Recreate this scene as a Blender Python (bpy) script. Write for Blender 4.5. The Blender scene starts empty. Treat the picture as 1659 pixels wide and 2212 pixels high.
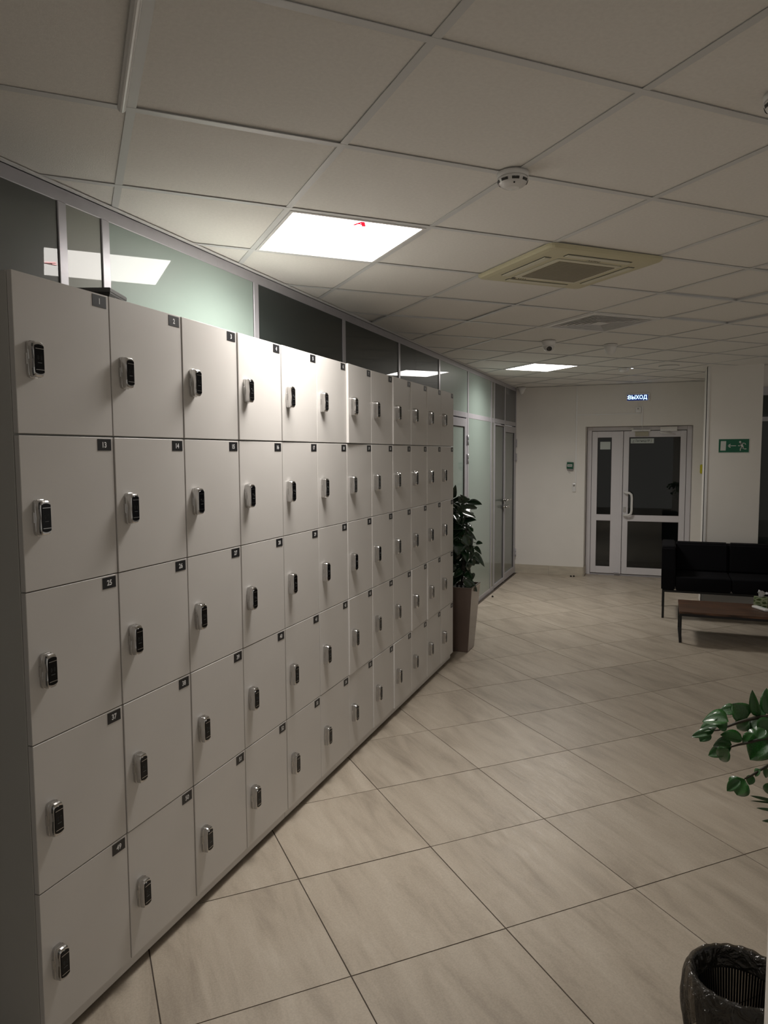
import bpy, bmesh, math, random
from mathutils import Vector, Matrix

random.seed(7)
C = bpy.context.scene.collection
SC = bpy.context.scene

# ------------------------------------------------------------ camera
FPX = 1564.5
CAMH = 1.7194
RIGHT = Vector((0.93377569, 0.35782088, -0.00521258))
UP = Vector((-0.02376388, 0.07653536, 0.99678364))
FWD = Vector((-0.35706895, 0.93064846, -0.07997007))
cd = bpy.data.cameras.new('camera')
cd.sensor_fit = 'HORIZONTAL'
cd.sensor_width = 36.0
cd.lens = FPX / 1659.0 * 36.0
cd.clip_start = 0.05
cd.clip_end = 100
cam = bpy.data.objects.new('camera', cd)
C.objects.link(cam)
M4 = Matrix((RIGHT, UP, -FWD)).transposed().to_4x4()
M4.translation = Vector((0, 0, CAMH))
cam.matrix_world = M4
SC.camera = cam

# ------------------------------------------------------------ world, exposure
wd = bpy.data.worlds.new('ambient_fill')
SC.world = wd
wd.use_nodes = True
wd.node_tree.nodes['Background'].inputs[0].default_value = (1.0, 0.95, 0.87, 1)
wd.node_tree.nodes['Background'].inputs[1].default_value = 0.27      # even ambient fill added to lift the shade, standing for an open hall
SC.view_settings.view_transform = 'Standard'
SC.view_settings.look = 'None'
SC.view_settings.gamma = 1
SC.view_settings.use_curve_mapping = False
SC.view_settings.exposure = 0.08
SC.cycles.max_bounces = 8
SC.cycles.diffuse_bounces = 5
SC.cycles.glossy_bounces = 5
SC.cycles.transparent_max_bounces = 10
SC.cycles.sample_clamp_indirect = 4
SC.cycles.use_denoising = True
LAMP = 12.0                      # radiance of the two lit ceiling diffusers
LAMP_W = 16.5                    # and the power each panel throws down into the room
LAMP_COL = (1.0, 0.955, 0.90)


# ------------------------------------------------------------ materials
def mat(name, col, rough=0.5, metal=0.0, coat=0.0, coat_rough=0.03, spec=0.5, emis=None, estr=0.0,
        noise=0.0, nscale=8.0, bump=0.0, bscale=60.0, trans=0.0, stretch=None, alpha=1.0):
    m = bpy.data.materials.new(name)
    m.use_nodes = True
    nt = m.node_tree
    b = nt.nodes['Principled BSDF']
    b.inputs['Base Color'].default_value = (*col, 1)
    b.inputs['Roughness'].default_value = rough
    b.inputs['Metallic'].default_value = metal
    b.inputs['Coat Weight'].default_value = coat
    b.inputs['Coat Roughness'].default_value = coat_rough
    b.inputs['Specular IOR Level'].default_value = spec
    b.inputs['Transmission Weight'].default_value = trans
    b.inputs['Alpha'].default_value = alpha
    if emis:
        b.inputs['Emission Color'].default_value = (*emis, 1)
        b.inputs['Emission Strength'].default_value = estr
    if noise or bump:
        tc = nt.nodes.new('ShaderNodeTexCoord')
        mp = nt.nodes.new('ShaderNodeMapping')
        nt.links.new(tc.outputs['Object'], mp.inputs[0])
        if stretch:
            mp.inputs['Scale'].default_value = stretch
        if noise:
            n = nt.nodes.new('ShaderNodeTexNoise')
            n.inputs['Scale'].default_value = nscale
            n.inputs['Detail'].default_value = 5
            nt.links.new(mp.outputs[0], n.inputs['Vector'])
            r = nt.nodes.new('ShaderNodeValToRGB')
            r.color_ramp.elements[0].position = 0.3
            r.color_ramp.elements[1].position = 0.7
            r.color_ramp.elements[0].color = (*[c * (1 - noise) for c in col], 1)
            r.color_ramp.elements[1].color = (*[min(1, c * (1 + noise)) for c in col], 1)
            nt.links.new(n.outputs['Fac'], r.inputs[0])
            nt.links.new(r.outputs[0], b.inputs['Base Color'])
        if bump:
            n = nt.nodes.new('ShaderNodeTexNoise')
            n.inputs['Scale'].default_value = bscale
            n.inputs['Detail'].default_value = 4
            nt.links.new(mp.outputs[0], n.inputs['Vector'])
            bp = nt.nodes.new('ShaderNodeBump')
            bp.inputs['Strength'].default_value = bump
            bp.inputs['Distance'].default_value = 0.002
            nt.links.new(n.outputs['Fac'], bp.inputs['Height'])
            nt.links.new(bp.outputs[0], b.inputs['Normal'])
    return m


def pane_mat(name, tint, diff, see):
    """a film-backed pane: part see-through, part milky, with a clear mirror-like face"""
    m = bpy.data.materials.new(name)
    m.use_nodes = True
    nt = m.node_tree
    b = nt.nodes['Principled BSDF']
    b.inputs['Base Color'].default_value = (*diff, 1)
    b.inputs['Roughness'].default_value = 0.4
    b.inputs['Specular IOR Level'].default_value = 0.25
    b.inputs['Coat Weight'].default_value = 1.0
    b.inputs['Coat Roughness'].default_value = 0.008
    b.inputs['Coat IOR'].default_value = 1.5
    out = nt.nodes['Material Output']
    t = nt.nodes.new('ShaderNodeBsdfTransparent')
    t.inputs[0].default_value = (*tint, 1)
    mx = nt.nodes.new('ShaderNodeMixShader')
    mx.inputs[0].default_value = see
    nt.links.new(b.outputs[0], mx.inputs[1])
    nt.links.new(t.outputs[0], mx.inputs[2])
    nt.links.new(mx.outputs[0], out.inputs[0])
    return m


def clear_mat(name, tint):
    """clear window glass: fresnel mix of tinted transparency and a sharp reflection"""
    m = bpy.data.materials.new(name)
    m.use_nodes = True
    nt = m.node_tree
    nt.nodes.remove(nt.nodes['Principled BSDF'])
    out = nt.nodes['Material Output']
    t = nt.nodes.new('ShaderNodeBsdfTransparent')
    t.inputs[0].default_value = (*tint, 1)
    g = nt.nodes.new('ShaderNodeBsdfGlossy')
    g.inputs['Roughness'].default_value = 0.01
    f = nt.nodes.new('ShaderNodeFresnel')
    f.inputs[0].default_value = 1.6
    mx = nt.nodes.new('ShaderNodeMixShader')
    nt.links.new(f.outputs[0], mx.inputs[0])
    nt.links.new(t.outputs[0], mx.inputs[1])
    nt.links.new(g.outputs[0], mx.inputs[2])
    nt.links.new(mx.outputs[0], out.inputs[0])
    return m


def floor_mat():
    m = bpy.data.materials.new('porcelain')
    m.use_nodes = True
    nt = m.node_tree
    N = nt.nodes
    Lk = nt.links.new
    b = N['Principled BSDF']
    tc = N.new('ShaderNodeTexCoord')
    oi = N.new('ShaderNodeObjectInfo')
    add = N.new('ShaderNodeVectorMath'); add.operation = 'ADD'
    mul = N.new('ShaderNodeVectorMath'); mul.operation = 'SCALE'
    cmb = N.new('ShaderNodeCombineXYZ')
    Lk(oi.outputs['Random'], cmb.inputs[0]); Lk(oi.outputs['Random'], cmb.inputs[1]); Lk(oi.outputs['Random'], cmb.inputs[2])
    Lk(cmb.outputs[0], mul.inputs[0]); mul.inputs['Scale'].default_value = 37.0
    Lk(tc.outputs['Object'], add.inputs[0]); Lk(mul.outputs[0], add.inputs[1])
    mp = N.new('ShaderNodeMapping')
    mp.inputs['Rotation'].default_value = (0, 0, 0.16)
    mp.inputs['Scale'].default_value = (7.0, 1.25, 1)
    Lk(add.outputs[0], mp.inputs[0])
    n1 = N.new('ShaderNodeTexNoise'); n1.inputs['Scale'].default_value = 1.5; n1.inputs['Detail'].default_value = 8
    n1.inputs['Roughness'].default_value = 0.6; n1.inputs['Distortion'].default_value = 0.5
    Lk(mp.outputs[0], n1.inputs['Vector'])
    cr = N.new('ShaderNodeValToRGB')
    e = cr.color_ramp.elements
    e[0].position = 0.28; e[0].color = (0.355, 0.302, 0.242, 1)
    e[1].position = 0.72; e[1].color = (0.57, 0.505, 0.42, 1)
    k = e.new(0.5); k.color = (0.49, 0.425, 0.345, 1)
    Lk(n1.outputs['Fac'], cr.inputs[0])
    n2 = N.new('ShaderNodeTexNoise'); n2.inputs['Scale'].default_value = 160; n2.inputs['Detail'].default_value = 3
    Lk(add.outputs[0], n2.inputs['Vector'])
    mxs = N.new('ShaderNodeMix'); mxs.data_type = 'RGBA'; mxs.blend_type = 'MULTIPLY'; mxs.inputs[0].default_value = 0.35
    cr2 = N.new('ShaderNodeValToRGB'); cr2.color_ramp.elements[0].color = (0.62, 0.6, 0.58, 1)
    cr2.color_ramp.elements[0].position = 0.3; cr2.color_ramp.elements[1].position = 0.65
    Lk(n2.outputs['Fac'], cr2.inputs[0]); Lk(cr.outputs[0], mxs.inputs[6]); Lk(cr2.outputs[0], mxs.inputs[7])
    # tone from tile to tile
    hv = N.new('ShaderNodeHueSaturation')
    mr = N.new('ShaderNodeMapRange'); mr.inputs[3].default_value = 0.93; mr.inputs[4].default_value = 1.06
    Lk(oi.outputs['Random'], mr.inputs[0]); Lk(mr.outputs[0], hv.inputs['Value']); Lk(mxs.outputs[2], hv.inputs['Color'])
    Lk(hv.outputs[0], b.inputs['Base Color'])
    # creased relief running with the veining
    mp2 = N.new('ShaderNodeMapping'); mp2.inputs['Scale'].default_value = (30, 5, 1); mp2.inputs['Rotation'].default_value = (0, 0, 0.2)
    Lk(add.outputs[0], mp2.inputs[0])
    n3 = N.new('ShaderNodeTexNoise'); n3.inputs['Scale'].default_value = 1.3; n3.inputs['Detail'].default_value = 9; n3.inputs['Roughness'].default_value = 0.7
    n3.inputs['Distortion'].default_value = 1.2
    Lk(mp2.outputs[0], n3.inputs['Vector'])
    bp = N.new('ShaderNodeBump'); bp.inputs['Strength'].default_value = 0.7; bp.inputs['Distance'].default_value = 0.0015
    Lk(n3.outputs['Fac'], bp.inputs['Height']); Lk(bp.outputs[0], b.inputs['Normal'])
    rr = N.new('ShaderNodeMapRange'); rr.inputs[1].default_value = 0.35; rr.inputs[2].default_value = 0.65
    rr.inputs[3].default_value = 0.32; rr.inputs[4].default_value = 0.46
    Lk(n3.outputs['Fac'], rr.inputs[0]); Lk(rr.outputs[0], b.inputs['Roughness'])
    b.inputs['Specular IOR Level'].default_value = 0.5
    return m


def wood_mat():
    m = mat('walnut', (0.075, 0.034, 0.017), 0.5, noise=0.9, nscale=5.0, bump=0.15, bscale=12, stretch=(1.2, 22, 8))
    return m


M = dict(
    floor=floor_mat(),
    grout=mat('grout', (0.075, 0.058, 0.045), 0.9),
    tile_ceiling=mat('ceiling_board', (0.84, 0.82, 0.785), 0.95, noise=0.03, nscale=90, bump=0.35, bscale=220),
    bar=mat('painted_steel', (0.70, 0.705, 0.705), 0.38),
    plenum=mat('plenum', (0.06, 0.055, 0.05), 0.95),
    wall=mat('wall_paint', (0.80, 0.77, 0.73), 0.85, noise=0.02, nscale=3, bump=0.15, bscale=150),
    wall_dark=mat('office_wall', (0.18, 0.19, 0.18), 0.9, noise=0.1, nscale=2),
    laminate=mat('white_laminate', (0.62, 0.595, 0.57), 0.42, noise=0.015, nscale=5, bump=0.04, bscale=300),
    laminate_edge=mat('laminate_edge', (0.62, 0.595, 0.57), 0.4, noise=0.015, nscale=5),
    carcass=mat('carcass_board', (0.50, 0.49, 0.46), 0.55, noise=0.02, nscale=6),
    chrome=mat('chrome', (0.60, 0.59, 0.58), 0.14, metal=1.0, noise=0.04, nscale=30),
    blackglass=mat('black_acrylic', (0.004, 0.004, 0.005), 0.12, spec=0.22),
    iconprint=mat('icon_print', (0.10, 0.11, 0.11), 0.5),
    plate=mat('black_plate', (0.012, 0.012, 0.014), 0.4),
    print_white=mat('white_print', (0.78, 0.78, 0.78), 0.5),
    blackplastic=mat('black_plastic', (0.012, 0.012, 0.012), 0.4, bump=0.1, bscale=400),
    blackmetal=mat('black_metal', (0.010, 0.010, 0.011), 0.42, metal=0.2),
    fabric=mat('black_fabric', (0.0045, 0.0045, 0.006), 0.95, spec=0.15, noise=0.35, nscale=220, bump=0.6, bscale=500),
    slot_grey=mat('grey_plastic', (0.10, 0.10, 0.10), 0.35, noise=0.05, nscale=12),
    alu=mat('satin_aluminium', (0.42, 0.41, 0.44), 0.32, metal=0.25, noise=0.04, nscale=14, bump=0.1, bscale=90),
    gasket=mat('dark_gasket', (0.05, 0.04, 0.04), 0.7),
    upvc=mat('white_upvc', (0.70, 0.68, 0.71), 0.35, noise=0.01, nscale=5),
    frost=pane_mat('frosted_mint_glass', (0.5, 0.6, 0.56), (0.31, 0.385, 0.35), 0.12),
    frost_grey=pane_mat('frosted_grey_glass', (0.4, 0.42, 0.4), (0.29, 0.30, 0.265), 0.15),
    smoke_lit=pane_mat('lit_dark_film_glass', (0.3, 0.33, 0.32), (0.115, 0.122, 0.112), 0.2),  # paler copy of smoke, the light on these bays put into the colour
    smoke=pane_mat('dark_film_glass', (0.3, 0.33, 0.32), (0.045, 0.056, 0.053), 0.35),
    sage=pane_mat('sage_glass', (0.4, 0.45, 0.42), (0.15, 0.175, 0.155), 0.25),
    slate=pane_mat('slate_glass', (0.3, 0.32, 0.34), (0.085, 0.092, 0.105), 0.3),
    clear=clear_mat('clear_glass', (0.42, 0.45, 0.45)),
    skirting=mat('skirting_tile', (0.50, 0.45, 0.37), 0.5, noise=0.12, nscale=6, stretch=(1, 1, 4)),
    cream=mat('aged_cream_plastic', (0.60, 0.56, 0.38), 0.45, noise=0.03, nscale=6),
    cream_light=mat('light_cream_plastic', (0.66, 0.63, 0.50), 0.42, noise=0.02, nscale=6),
    mesh_olive=mat('olive_filter_mesh', (0.24, 0.21, 0.13), 0.8, noise=0.2, nscale=200),
    white=mat('white_plastic', (0.82, 0.81, 0.80), 0.35, noise=0.01, nscale=9),
    white_gloss=mat('white_gloss_plastic', (0.78, 0.77, 0.76), 0.2, noise=0.01, nscale=9),
    beige=mat('beige_plastic', (0.42, 0.39, 0.30), 0.45, noise=0.03, nscale=9),
    slot=mat('dark_slot', (0.05, 0.048, 0.045), 0.7),
    lens=mat('black_lens', (0.004, 0.004, 0.005), 0.05, coat=1),
    diffuser=mat('lit_diffuser', (0.9, 0.9, 0.9), 0.5, emis=LAMP_COL, estr=LAMP),
    red=mat('glowing_red_sticker', (0.7, 0.01, 0.03), 0.5, emis=(0.8, 0.004, 0.03), estr=1.0),  # letter on the lit panel, with a red glow of its own added
    sign_green=mat('sign_green', (0.004, 0.115, 0.058), 0.35),
    sign_white=mat('sign_white', (0.62, 0.63, 0.60), 0.4),
    navy=mat('navy_sign_face', (0.003, 0.010, 0.06), 0.25, emis=(0.0, 0.02, 0.16), estr=0.55),
    glow=mat('glowing_letters', (0.6, 0.7, 0.9), 0.4, emis=(0.42, 0.62, 1.0), estr=2.0),
    led=mat('led', (0.8, 0.8, 0.9), 0.3, emis=(0.7, 0.8, 1), estr=5.0),
    green_box=mat('green_callpoint', (0.005, 0.09, 0.045), 0.4),
    yellow=mat('yellow_plastic', (0.55, 0.50, 0.01), 0.4),
    walnut=wood_mat(),
    taupe=mat('taupe_gloss', (0.125, 0.090, 0.075), 0.22, coat=0.4, noise=0.05, nscale=4),
    soil=mat('soil', (0.012, 0.009, 0.006), 0.95, noise=0.4, nscale=60, bump=1, bscale=80),
    ficus=mat('ficus_leaf', (0.010, 0.030, 0.012), 0.22, coat=0.4, coat_rough=0.12, noise=0.4, nscale=9),
    zz=mat('zz_leaf', (0.020, 0.115, 0.018), 0.2, coat=0.6, coat_rough=0.12, noise=0.35, nscale=25, bump=0.5, bscale=40),
    palm=mat('palm_leaf', (0.030, 0.060, 0.020), 0.45, noise=0.3, nscale=20),
    stem=mat('stem', (0.035, 0.030, 0.015), 0.5, noise=0.3, nscale=30),
    stem_dark=mat('woody_stem', (0.016, 0.012, 0.008), 0.7, noise=0.3, nscale=30),
    bin_metal=mat('bin_plastic', (0.012, 0.012, 0.013), 0.35),
    tissue=mat('tissue_paper', (0.62, 0.62, 0.64), 0.9, noise=0.04, nscale=20),
    rubbish=mat('crumb', (0.01, 0.008, 0.006), 0.8),
    paper=mat('paper', (0.55, 0.60, 0.58), 0.7),
    terracotta=mat('grey_pot', (0.25, 0.25, 0.25), 0.5, noise=0.05, nscale=8),
)


def bag_mat():
    m = bpy.data.materials.new('bin_bag_film')
    m.use_nodes = True
    nt = m.node_tree
    b = nt.nodes['Principled BSDF']
    b.inputs['Base Color'].default_value = (0.042, 0.038, 0.032, 1)
    b.inputs['Roughness'].default_value = 0.16
    b.inputs['Specular IOR Level'].default_value = 0.8
    out = nt.nodes['Material Output']
    t = nt.nodes.new('ShaderNodeBsdfTransparent')
    t.inputs[0].default_value = (0.62, 0.58, 0.52, 1)
    mx = nt.nodes.new('ShaderNodeMixShader')
    mx.inputs[0].default_value = 0.42
    tc = nt.nodes.new('ShaderNodeTexCoord')
    n = nt.nodes.new('ShaderNodeTexNoise'); n.inputs['Scale'].default_value = 17; n.inputs['Detail'].default_value = 3; n.inputs['Distortion'].default_value = 2.2
    nt.links.new(tc.outputs['Object'], n.inputs['Vector'])
    bp = nt.nodes.new('ShaderNodeBump'); bp.inputs['Strength'].default_value = 1.0; bp.inputs['Distance'].default_value = 0.02
    nt.links.new(n.outputs['Fac'], bp.inputs['Height'])
    nt.links.new(bp.outputs[0], b.inputs['Normal'])
    nt.links.new(b.outputs[0], mx.inputs[1]); nt.links.new(t.outputs[0], mx.inputs[2]); nt.links.new(mx.outputs[0], out.inputs[0])
    return m


M['bag'] = bag_mat()


def leafprint_mat():
    m = bpy.data.materials.new('leaf_printed_card')
    m.use_nodes = True
    nt = m.node_tree
    b = nt.nodes['Principled BSDF']
    tc = nt.nodes.new('ShaderNodeTexCoord')
    v = nt.nodes.new('ShaderNodeTexVoronoi'); v.inputs['Scale'].default_value = 38; v.feature = 'DISTANCE_TO_EDGE'
    mp = nt.nodes.new('ShaderNodeMapping'); mp.inputs['Scale'].default_value = (0.6, 0.6, 1.2); mp.inputs['Rotation'].default_value = (0.4, 0.5, 0.3)
    nt.links.new(tc.outputs['Object'], mp.inputs[0]); nt.links.new(mp.outputs[0], v.inputs['Vector'])
    r = nt.nodes.new('ShaderNodeValToRGB')
    r.color_ramp.interpolation = 'CONSTANT'
    e = r.color_ramp.elements
    e[0].color = (0.34, 0.38, 0.25, 1); e[1].position = 0.12; e[1].color = (0.13, 0.20, 0.06, 1)
    k = e.new(0.25); k.color = (0.035, 0.06, 0.015, 1)
    nt.links.new(v.outputs['Distance'], r.inputs[0]); nt.links.new(r.outputs[0], b.inputs['Base Color'])
    b.inputs['Roughness'].default_value = 0.5
    return m


M['leafprint'] = leafprint_mat()


# ------------------------------------------------------------ mesh helpers
class MB:
    def __init__(s):
        s.bm = bmesh.new()
        s.mats = []

    def mi(s, m):
        if m not in s.mats:
            s.mats.append(m)
        return s.mats.index(m)

    def box(s, a, b, m='white', bev=0.0, seg=1, rot=None, at=None):
        x0, y0, z0 = a
        x1, y1, z1 = b
        vs = [s.bm.verts.new(v) for v in ((x0, y0, z0), (x1, y0, z0), (x1, y1, z0), (x0, y1, z0), (x0, y0, z1), (x1, y0, z1), (x1, y1, z1), (x0, y1, z1))]
        fs = [s.bm.faces.new([vs[i] for i in f]) for f in ((3, 2, 1, 0), (4, 5, 6, 7), (0, 1, 5, 4), (1, 2, 6, 5), (2, 3, 7, 6), (3, 0, 4, 7))]
        k = s.mi(m)
        for f in fs:
            f.material_index = k
        geo = vs
        if bev > 0:
            es = list({e for f in fs for e in f.edges})
            r = bmesh.ops.bevel(s.bm, geom=es, offset=bev, segments=seg, affect='EDGES', profile=0.5)
            geo = list({v for f in r['faces'] for v in f.verts} | {v for v in vs if v.is_valid})
            for f in r['faces']:
                f.material_index = k
        if rot is not None:
            bmesh.ops.rotate(s.bm, verts=geo, cent=at or ((x0 + x1) / 2, (y0 + y1) / 2, (z0 + z1) / 2), matrix=rot)
        return geo

    def prism(s, pts, vec, m='white', cap=True):
        """polygon pts extruded along vec"""
        vec = Vector(vec)
        a = [s.bm.verts.new(p) for p in pts]
        b = [s.bm.verts.new(Vector(p) + vec) for p in pts]
        n = len(pts)
        k = s.mi(m)
        fs = []
        if cap:
            fs += [s.bm.faces.new(a[::-1]), s.bm.faces.new(b)]
        for i in range(n):
            fs.append(s.bm.faces.new([a[i], a[(i + 1) % n], b[(i + 1) % n], b[i]]))
        for f in fs:
            f.material_index = k
        return a + b

    def loft(s, rings, m='white', cap0=True, cap1=True, closed=True, smooth=False):
        k = s.mi(m)
        R = [[s.bm.verts.new(p) for p in r] for r in rings]
        n = len(R[0])
        for a, b in zip(R, R[1:]):
            for i in range(n if closed else n - 1):
                f = s.bm.faces.new([a[i], a[(i + 1) % n], b[(i + 1) % n], b[i]])
                f.material_index = k
                f.smooth = smooth
        if cap0:
            f = s.bm.faces.new(R[0][::-1]); f.material_index = k
        if cap1:
            f = s.bm.faces.new(R[-1]); f.material_index = k
        return R

    def lathe(s, prof, cen, m='white', n=24, axis=(0, 0, 1), smooth=True, cap0=True, cap1=True):
        """prof: (radius, height along axis)"""
        ax = Vector(axis).normalized()
        q = Vector((0, 0, 1)).rotation_difference(ax).to_matrix()
        rings = []
        for r, h in prof:
            rings.append([Vector(cen) + q @ Vector((r * math.cos(2 * math.pi * i / n), r * math.sin(2 * math.pi * i / n), h)) for i in range(n)])
        return s.loft(rings, m, cap0, cap1, True, smooth)

    def tube(s, pts, r, m='white', n=8, smooth=True, r2=None):
        pts = [Vector(p) for p in pts]
        rings = []
        up = Vector((0, 0, 1))
        for i, p in enumerate(pts):
            d = (pts[min(i + 1, len(pts) - 1)] - pts[max(i - 1, 0)]).normalized()
            if abs(d.dot(up)) > 0.98:
                up = Vector((1, 0, 0))
            a = d.cross(up).normalized()
            b = a.cross(d).normalized()
            up = b
            rr = r if r2 is None else r + (r2 - r) * i / (len(pts) - 1)
            rings.append([p + (a * math.cos(t) + b * math.sin(t)) * rr for t in [2 * math.pi * j / n for j in range(n)]])
        s.loft(rings, m, True, True, True, smooth)

    def mesh(s, name):
        bmesh.ops.recalc_face_normals(s.bm, faces=s.bm.faces[:])
        me = bpy.data.meshes.new(name)
        s.bm.to_mesh(me)
        s.bm.free()
        for m in s.mats:
            me.materials.append(M[m])
        return me

    def build(s, name, parent=None, loc=None, **kw):
        return put(name, s.mesh(name), parent, loc, **kw)


def put(name, me, parent=None, loc=None, rot=None, **kw):
    """link one mesh object. vertices are given in world coordinates unless loc is given"""
    o = bpy.data.objects.new(name, me)
    C.objects.link(o)
    if parent is not None:
        o.parent = parent
        if loc is None:
            o.matrix_parent_inverse = WM[parent.name].inverted()
    if loc is not None:
        o.location = loc
    if rot is not None:
        o.rotation_euler = rot
    lm = Matrix.LocRotScale(o.location, o.rotation_euler, o.scale)
    WM[o.name] = (WM[parent.name] if parent else Matrix()) @ (o.matrix_parent_inverse if parent else Matrix()) @ lm
    for k, v in kw.items():
        o[k] = v
    return o


WM = {}


def thing(name, label, cat, loc, group=None, rz=0.0):
    o = bpy.data.objects.new(name, None)
    C.objects.link(o)
    o.empty_display_size = 0.1
    o.location = loc
    o.rotation_euler = (0, 0, rz)
    WM[o.name] = Matrix.LocRotScale(o.location, o.rotation_euler, o.scale)
    o['label'] = label
    o['category'] = cat
    if group:
        o['group'] = group
    return o


def tag(o, label, cat, group=None):
    o['label'] = label
    o['category'] = cat
    if group:
        o['group'] = group
    return o


def text_faces(txt, size, bold=0.0):
    cu = bpy.data.curves.new('txt', 'FONT')
    cu.body = txt
    cu.size = size
    cu.align_x = 'CENTER'
    cu.align_y = 'CENTER'
    cu.offset = bold
    cu.resolution_u = 3
    ob = bpy.data.objects.new('txt', cu)
    C.objects.link(ob)
    dg = bpy.context.evaluated_depsgraph_get()
    me = bpy.data.meshes.new_from_object(ob.evaluated_get(dg))
    V = [tuple(v.co) for v in me.vertices]
    F = [tuple(p.vertices) for p in me.polygons]
    bpy.data.objects.remove(ob)
    bpy.data.curves.remove(cu)
    bpy.data.meshes.remove(me)
    xs = [v[0] for v in V]; ys = [v[1] for v in V]
    cx, cy = (min(xs) + max(xs)) / 2, (min(ys) + max(ys)) / 2
    V = [(v[0] - cx, v[1] - cy) for v in V]
    return V, F


def add_text(mb, txt, size, org, ex, ey, m, bold=0.0, sx=1.0, width=None):
    V, F = text_faces(txt, size, bold)
    if width:
        w = max(v[0] for v in V) - min(v[0] for v in V)
        sx = width / w
    org, ex, ey = Vector(org), Vector(ex), Vector(ey)
    vs = [mb.bm.verts.new(org + ex * (v[0] * sx) + ey * v[1]) for v in V]
    k = mb.mi(m)
    for f in F:
        try:
            ff = mb.bm.faces.new([vs[i] for i in f])
            ff.material_index = k
        except ValueError:
            pass


def clip_poly(poly, x0, x1, y0, y1):
    def cl(P, inside, inter):
        out = []
        for i in range(len(P)):
            a, b = P[i - 1], P[i]
            if inside(b):
                if not inside(a):
                    out.append(inter(a, b))
                out.append(b)
            elif inside(a):
                out.append(inter(a, b))
        return out
    for ax, v, sg in ((0, x0, 1), (0, x1, -1), (1, y0, 1), (1, y1, -1)):
        if not poly:
            return []
        poly = cl(poly, lambda p: (p[ax] - v) * sg >= 0, lambda a, b: tuple(a[i] + (b[i] - a[i]) * (v - a[ax]) / (b[ax] - a[ax]) for i in (0, 1)))
    return poly


def px(P):
    d = Vector(P) - Vector((0, 0, CAMH))
    z = d.dot(FWD)
    if z < 0.05:
        return None
    return 829.5 + FPX * d.dot(RIGHT) / z, 1106 - FPX * d.dot(UP) / z


def in_view(P, mar=30):
    q = [px(p) for p in P]
    q = [a for a in q if a]
    if not q:
        return False
    return max(a[0] for a in q) > -mar and min(a[0] for a in q) < 1659 + mar and max(a[1] for a in q) > -mar and min(a[1] for a in q) < 2212 + mar


# ------------------------------------------------------------ room dimensions
XL, XR, YF, YB = -1.95, 4.2, -2.6, 10.35
H = 2.6405
CA, COX, COY = 0.76966, -0.917603, 2.060394
FA, FOX, FOY = 0.77381, -1.338795, 2.499802


def grid_pt(a, ox, oy, q, r):
    return ox + 0.6 * (q * math.cos(a) - r * math.sin(a)), oy + 0.6 * (q * math.sin(a) + r * math.cos(a))


CQ = Vector((math.cos(CA), math.sin(CA), 0))
CR = Vector((-math.sin(CA), math.cos(CA), 0))


def cpt(q, r, z=H):
    x, y = grid_pt(CA, COX, COY, q, r)
    return Vector((x, y, z))


# ------------------------------------------------------------ floor
b = MB()
b.box((XL - 1.8, YF - 0.1, -0.12), (XR + 0.1, YB + 0.3 + 1.5, -0.0025), 'grout')
floor = b.build('floor', kind='structure')
me_cache = None
rest = MB()
half = 0.3 - 0.0023
for q in range(-16, 26):
    for r in range(-18, 20):
        cx, cy = grid_pt(FA, FOX, FOY, q + 0.5, r + 0.5)
        ca, sa = math.cos(FA), math.sin(FA)
        sq = [(cx + u * ca - v * sa, cy + u * sa + v * ca) for u, v in ((-half, -half), (half, -half), (half, half), (-half, half))]
        pl = clip_poly(sq, XL + 0.03, XR, YF, YB)
        # the threshold niche of the far door
        pl2 = clip_poly(sq, -0.98, 0.36, YB, YB + 0.24)
        for k, P in enumerate((pl, pl2)):
            if len(P) < 3:
                continue
            ar = abs(sum(P[i - 1][0] * P[i][1] - P[i][0] * P[i - 1][1] for i in range(len(P)))) / 2
            if ar < 0.0015:
                continue
            vis = in_view([(x, y, 0) for x, y in P]) and not (cy < 0.8)
            dz = random.uniform(-0.0004, 0.0004)
            if not vis:
                rest.prism([(x, y, -0.008) for x, y in P], (0, 0, 0.008), 'floor')
                continue
            full = ar > 0.3559 and k == 0
            if full and me_cache:
                me = me_cache
            else:
                # local frame of the tile
                L = [((x - cx) * ca + (y - cy) * sa, -(x - cx) * sa + (y - cy) * ca) for x, y in P]
                t = MB()
                if full:
                    t.box((-half, -half, -0.008), (half, half, 0), 'floor', bev=0.001)
                else:
                    t.prism([(u, v, -0.008) for u, v in L], (0, 0, 0.008), 'floor')
                me = t.mesh('floor_tile')
                if full:
                    me_cache = me
            o = put('floor_tile', me, floor, loc=(cx, cy, dz), rot=(random.uniform(-0.0006, 0.0006), random.uniform(-0.0006, 0.0006), FA))
rest.build('distant_floor_tiles', floor, kind='stuff')

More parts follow.
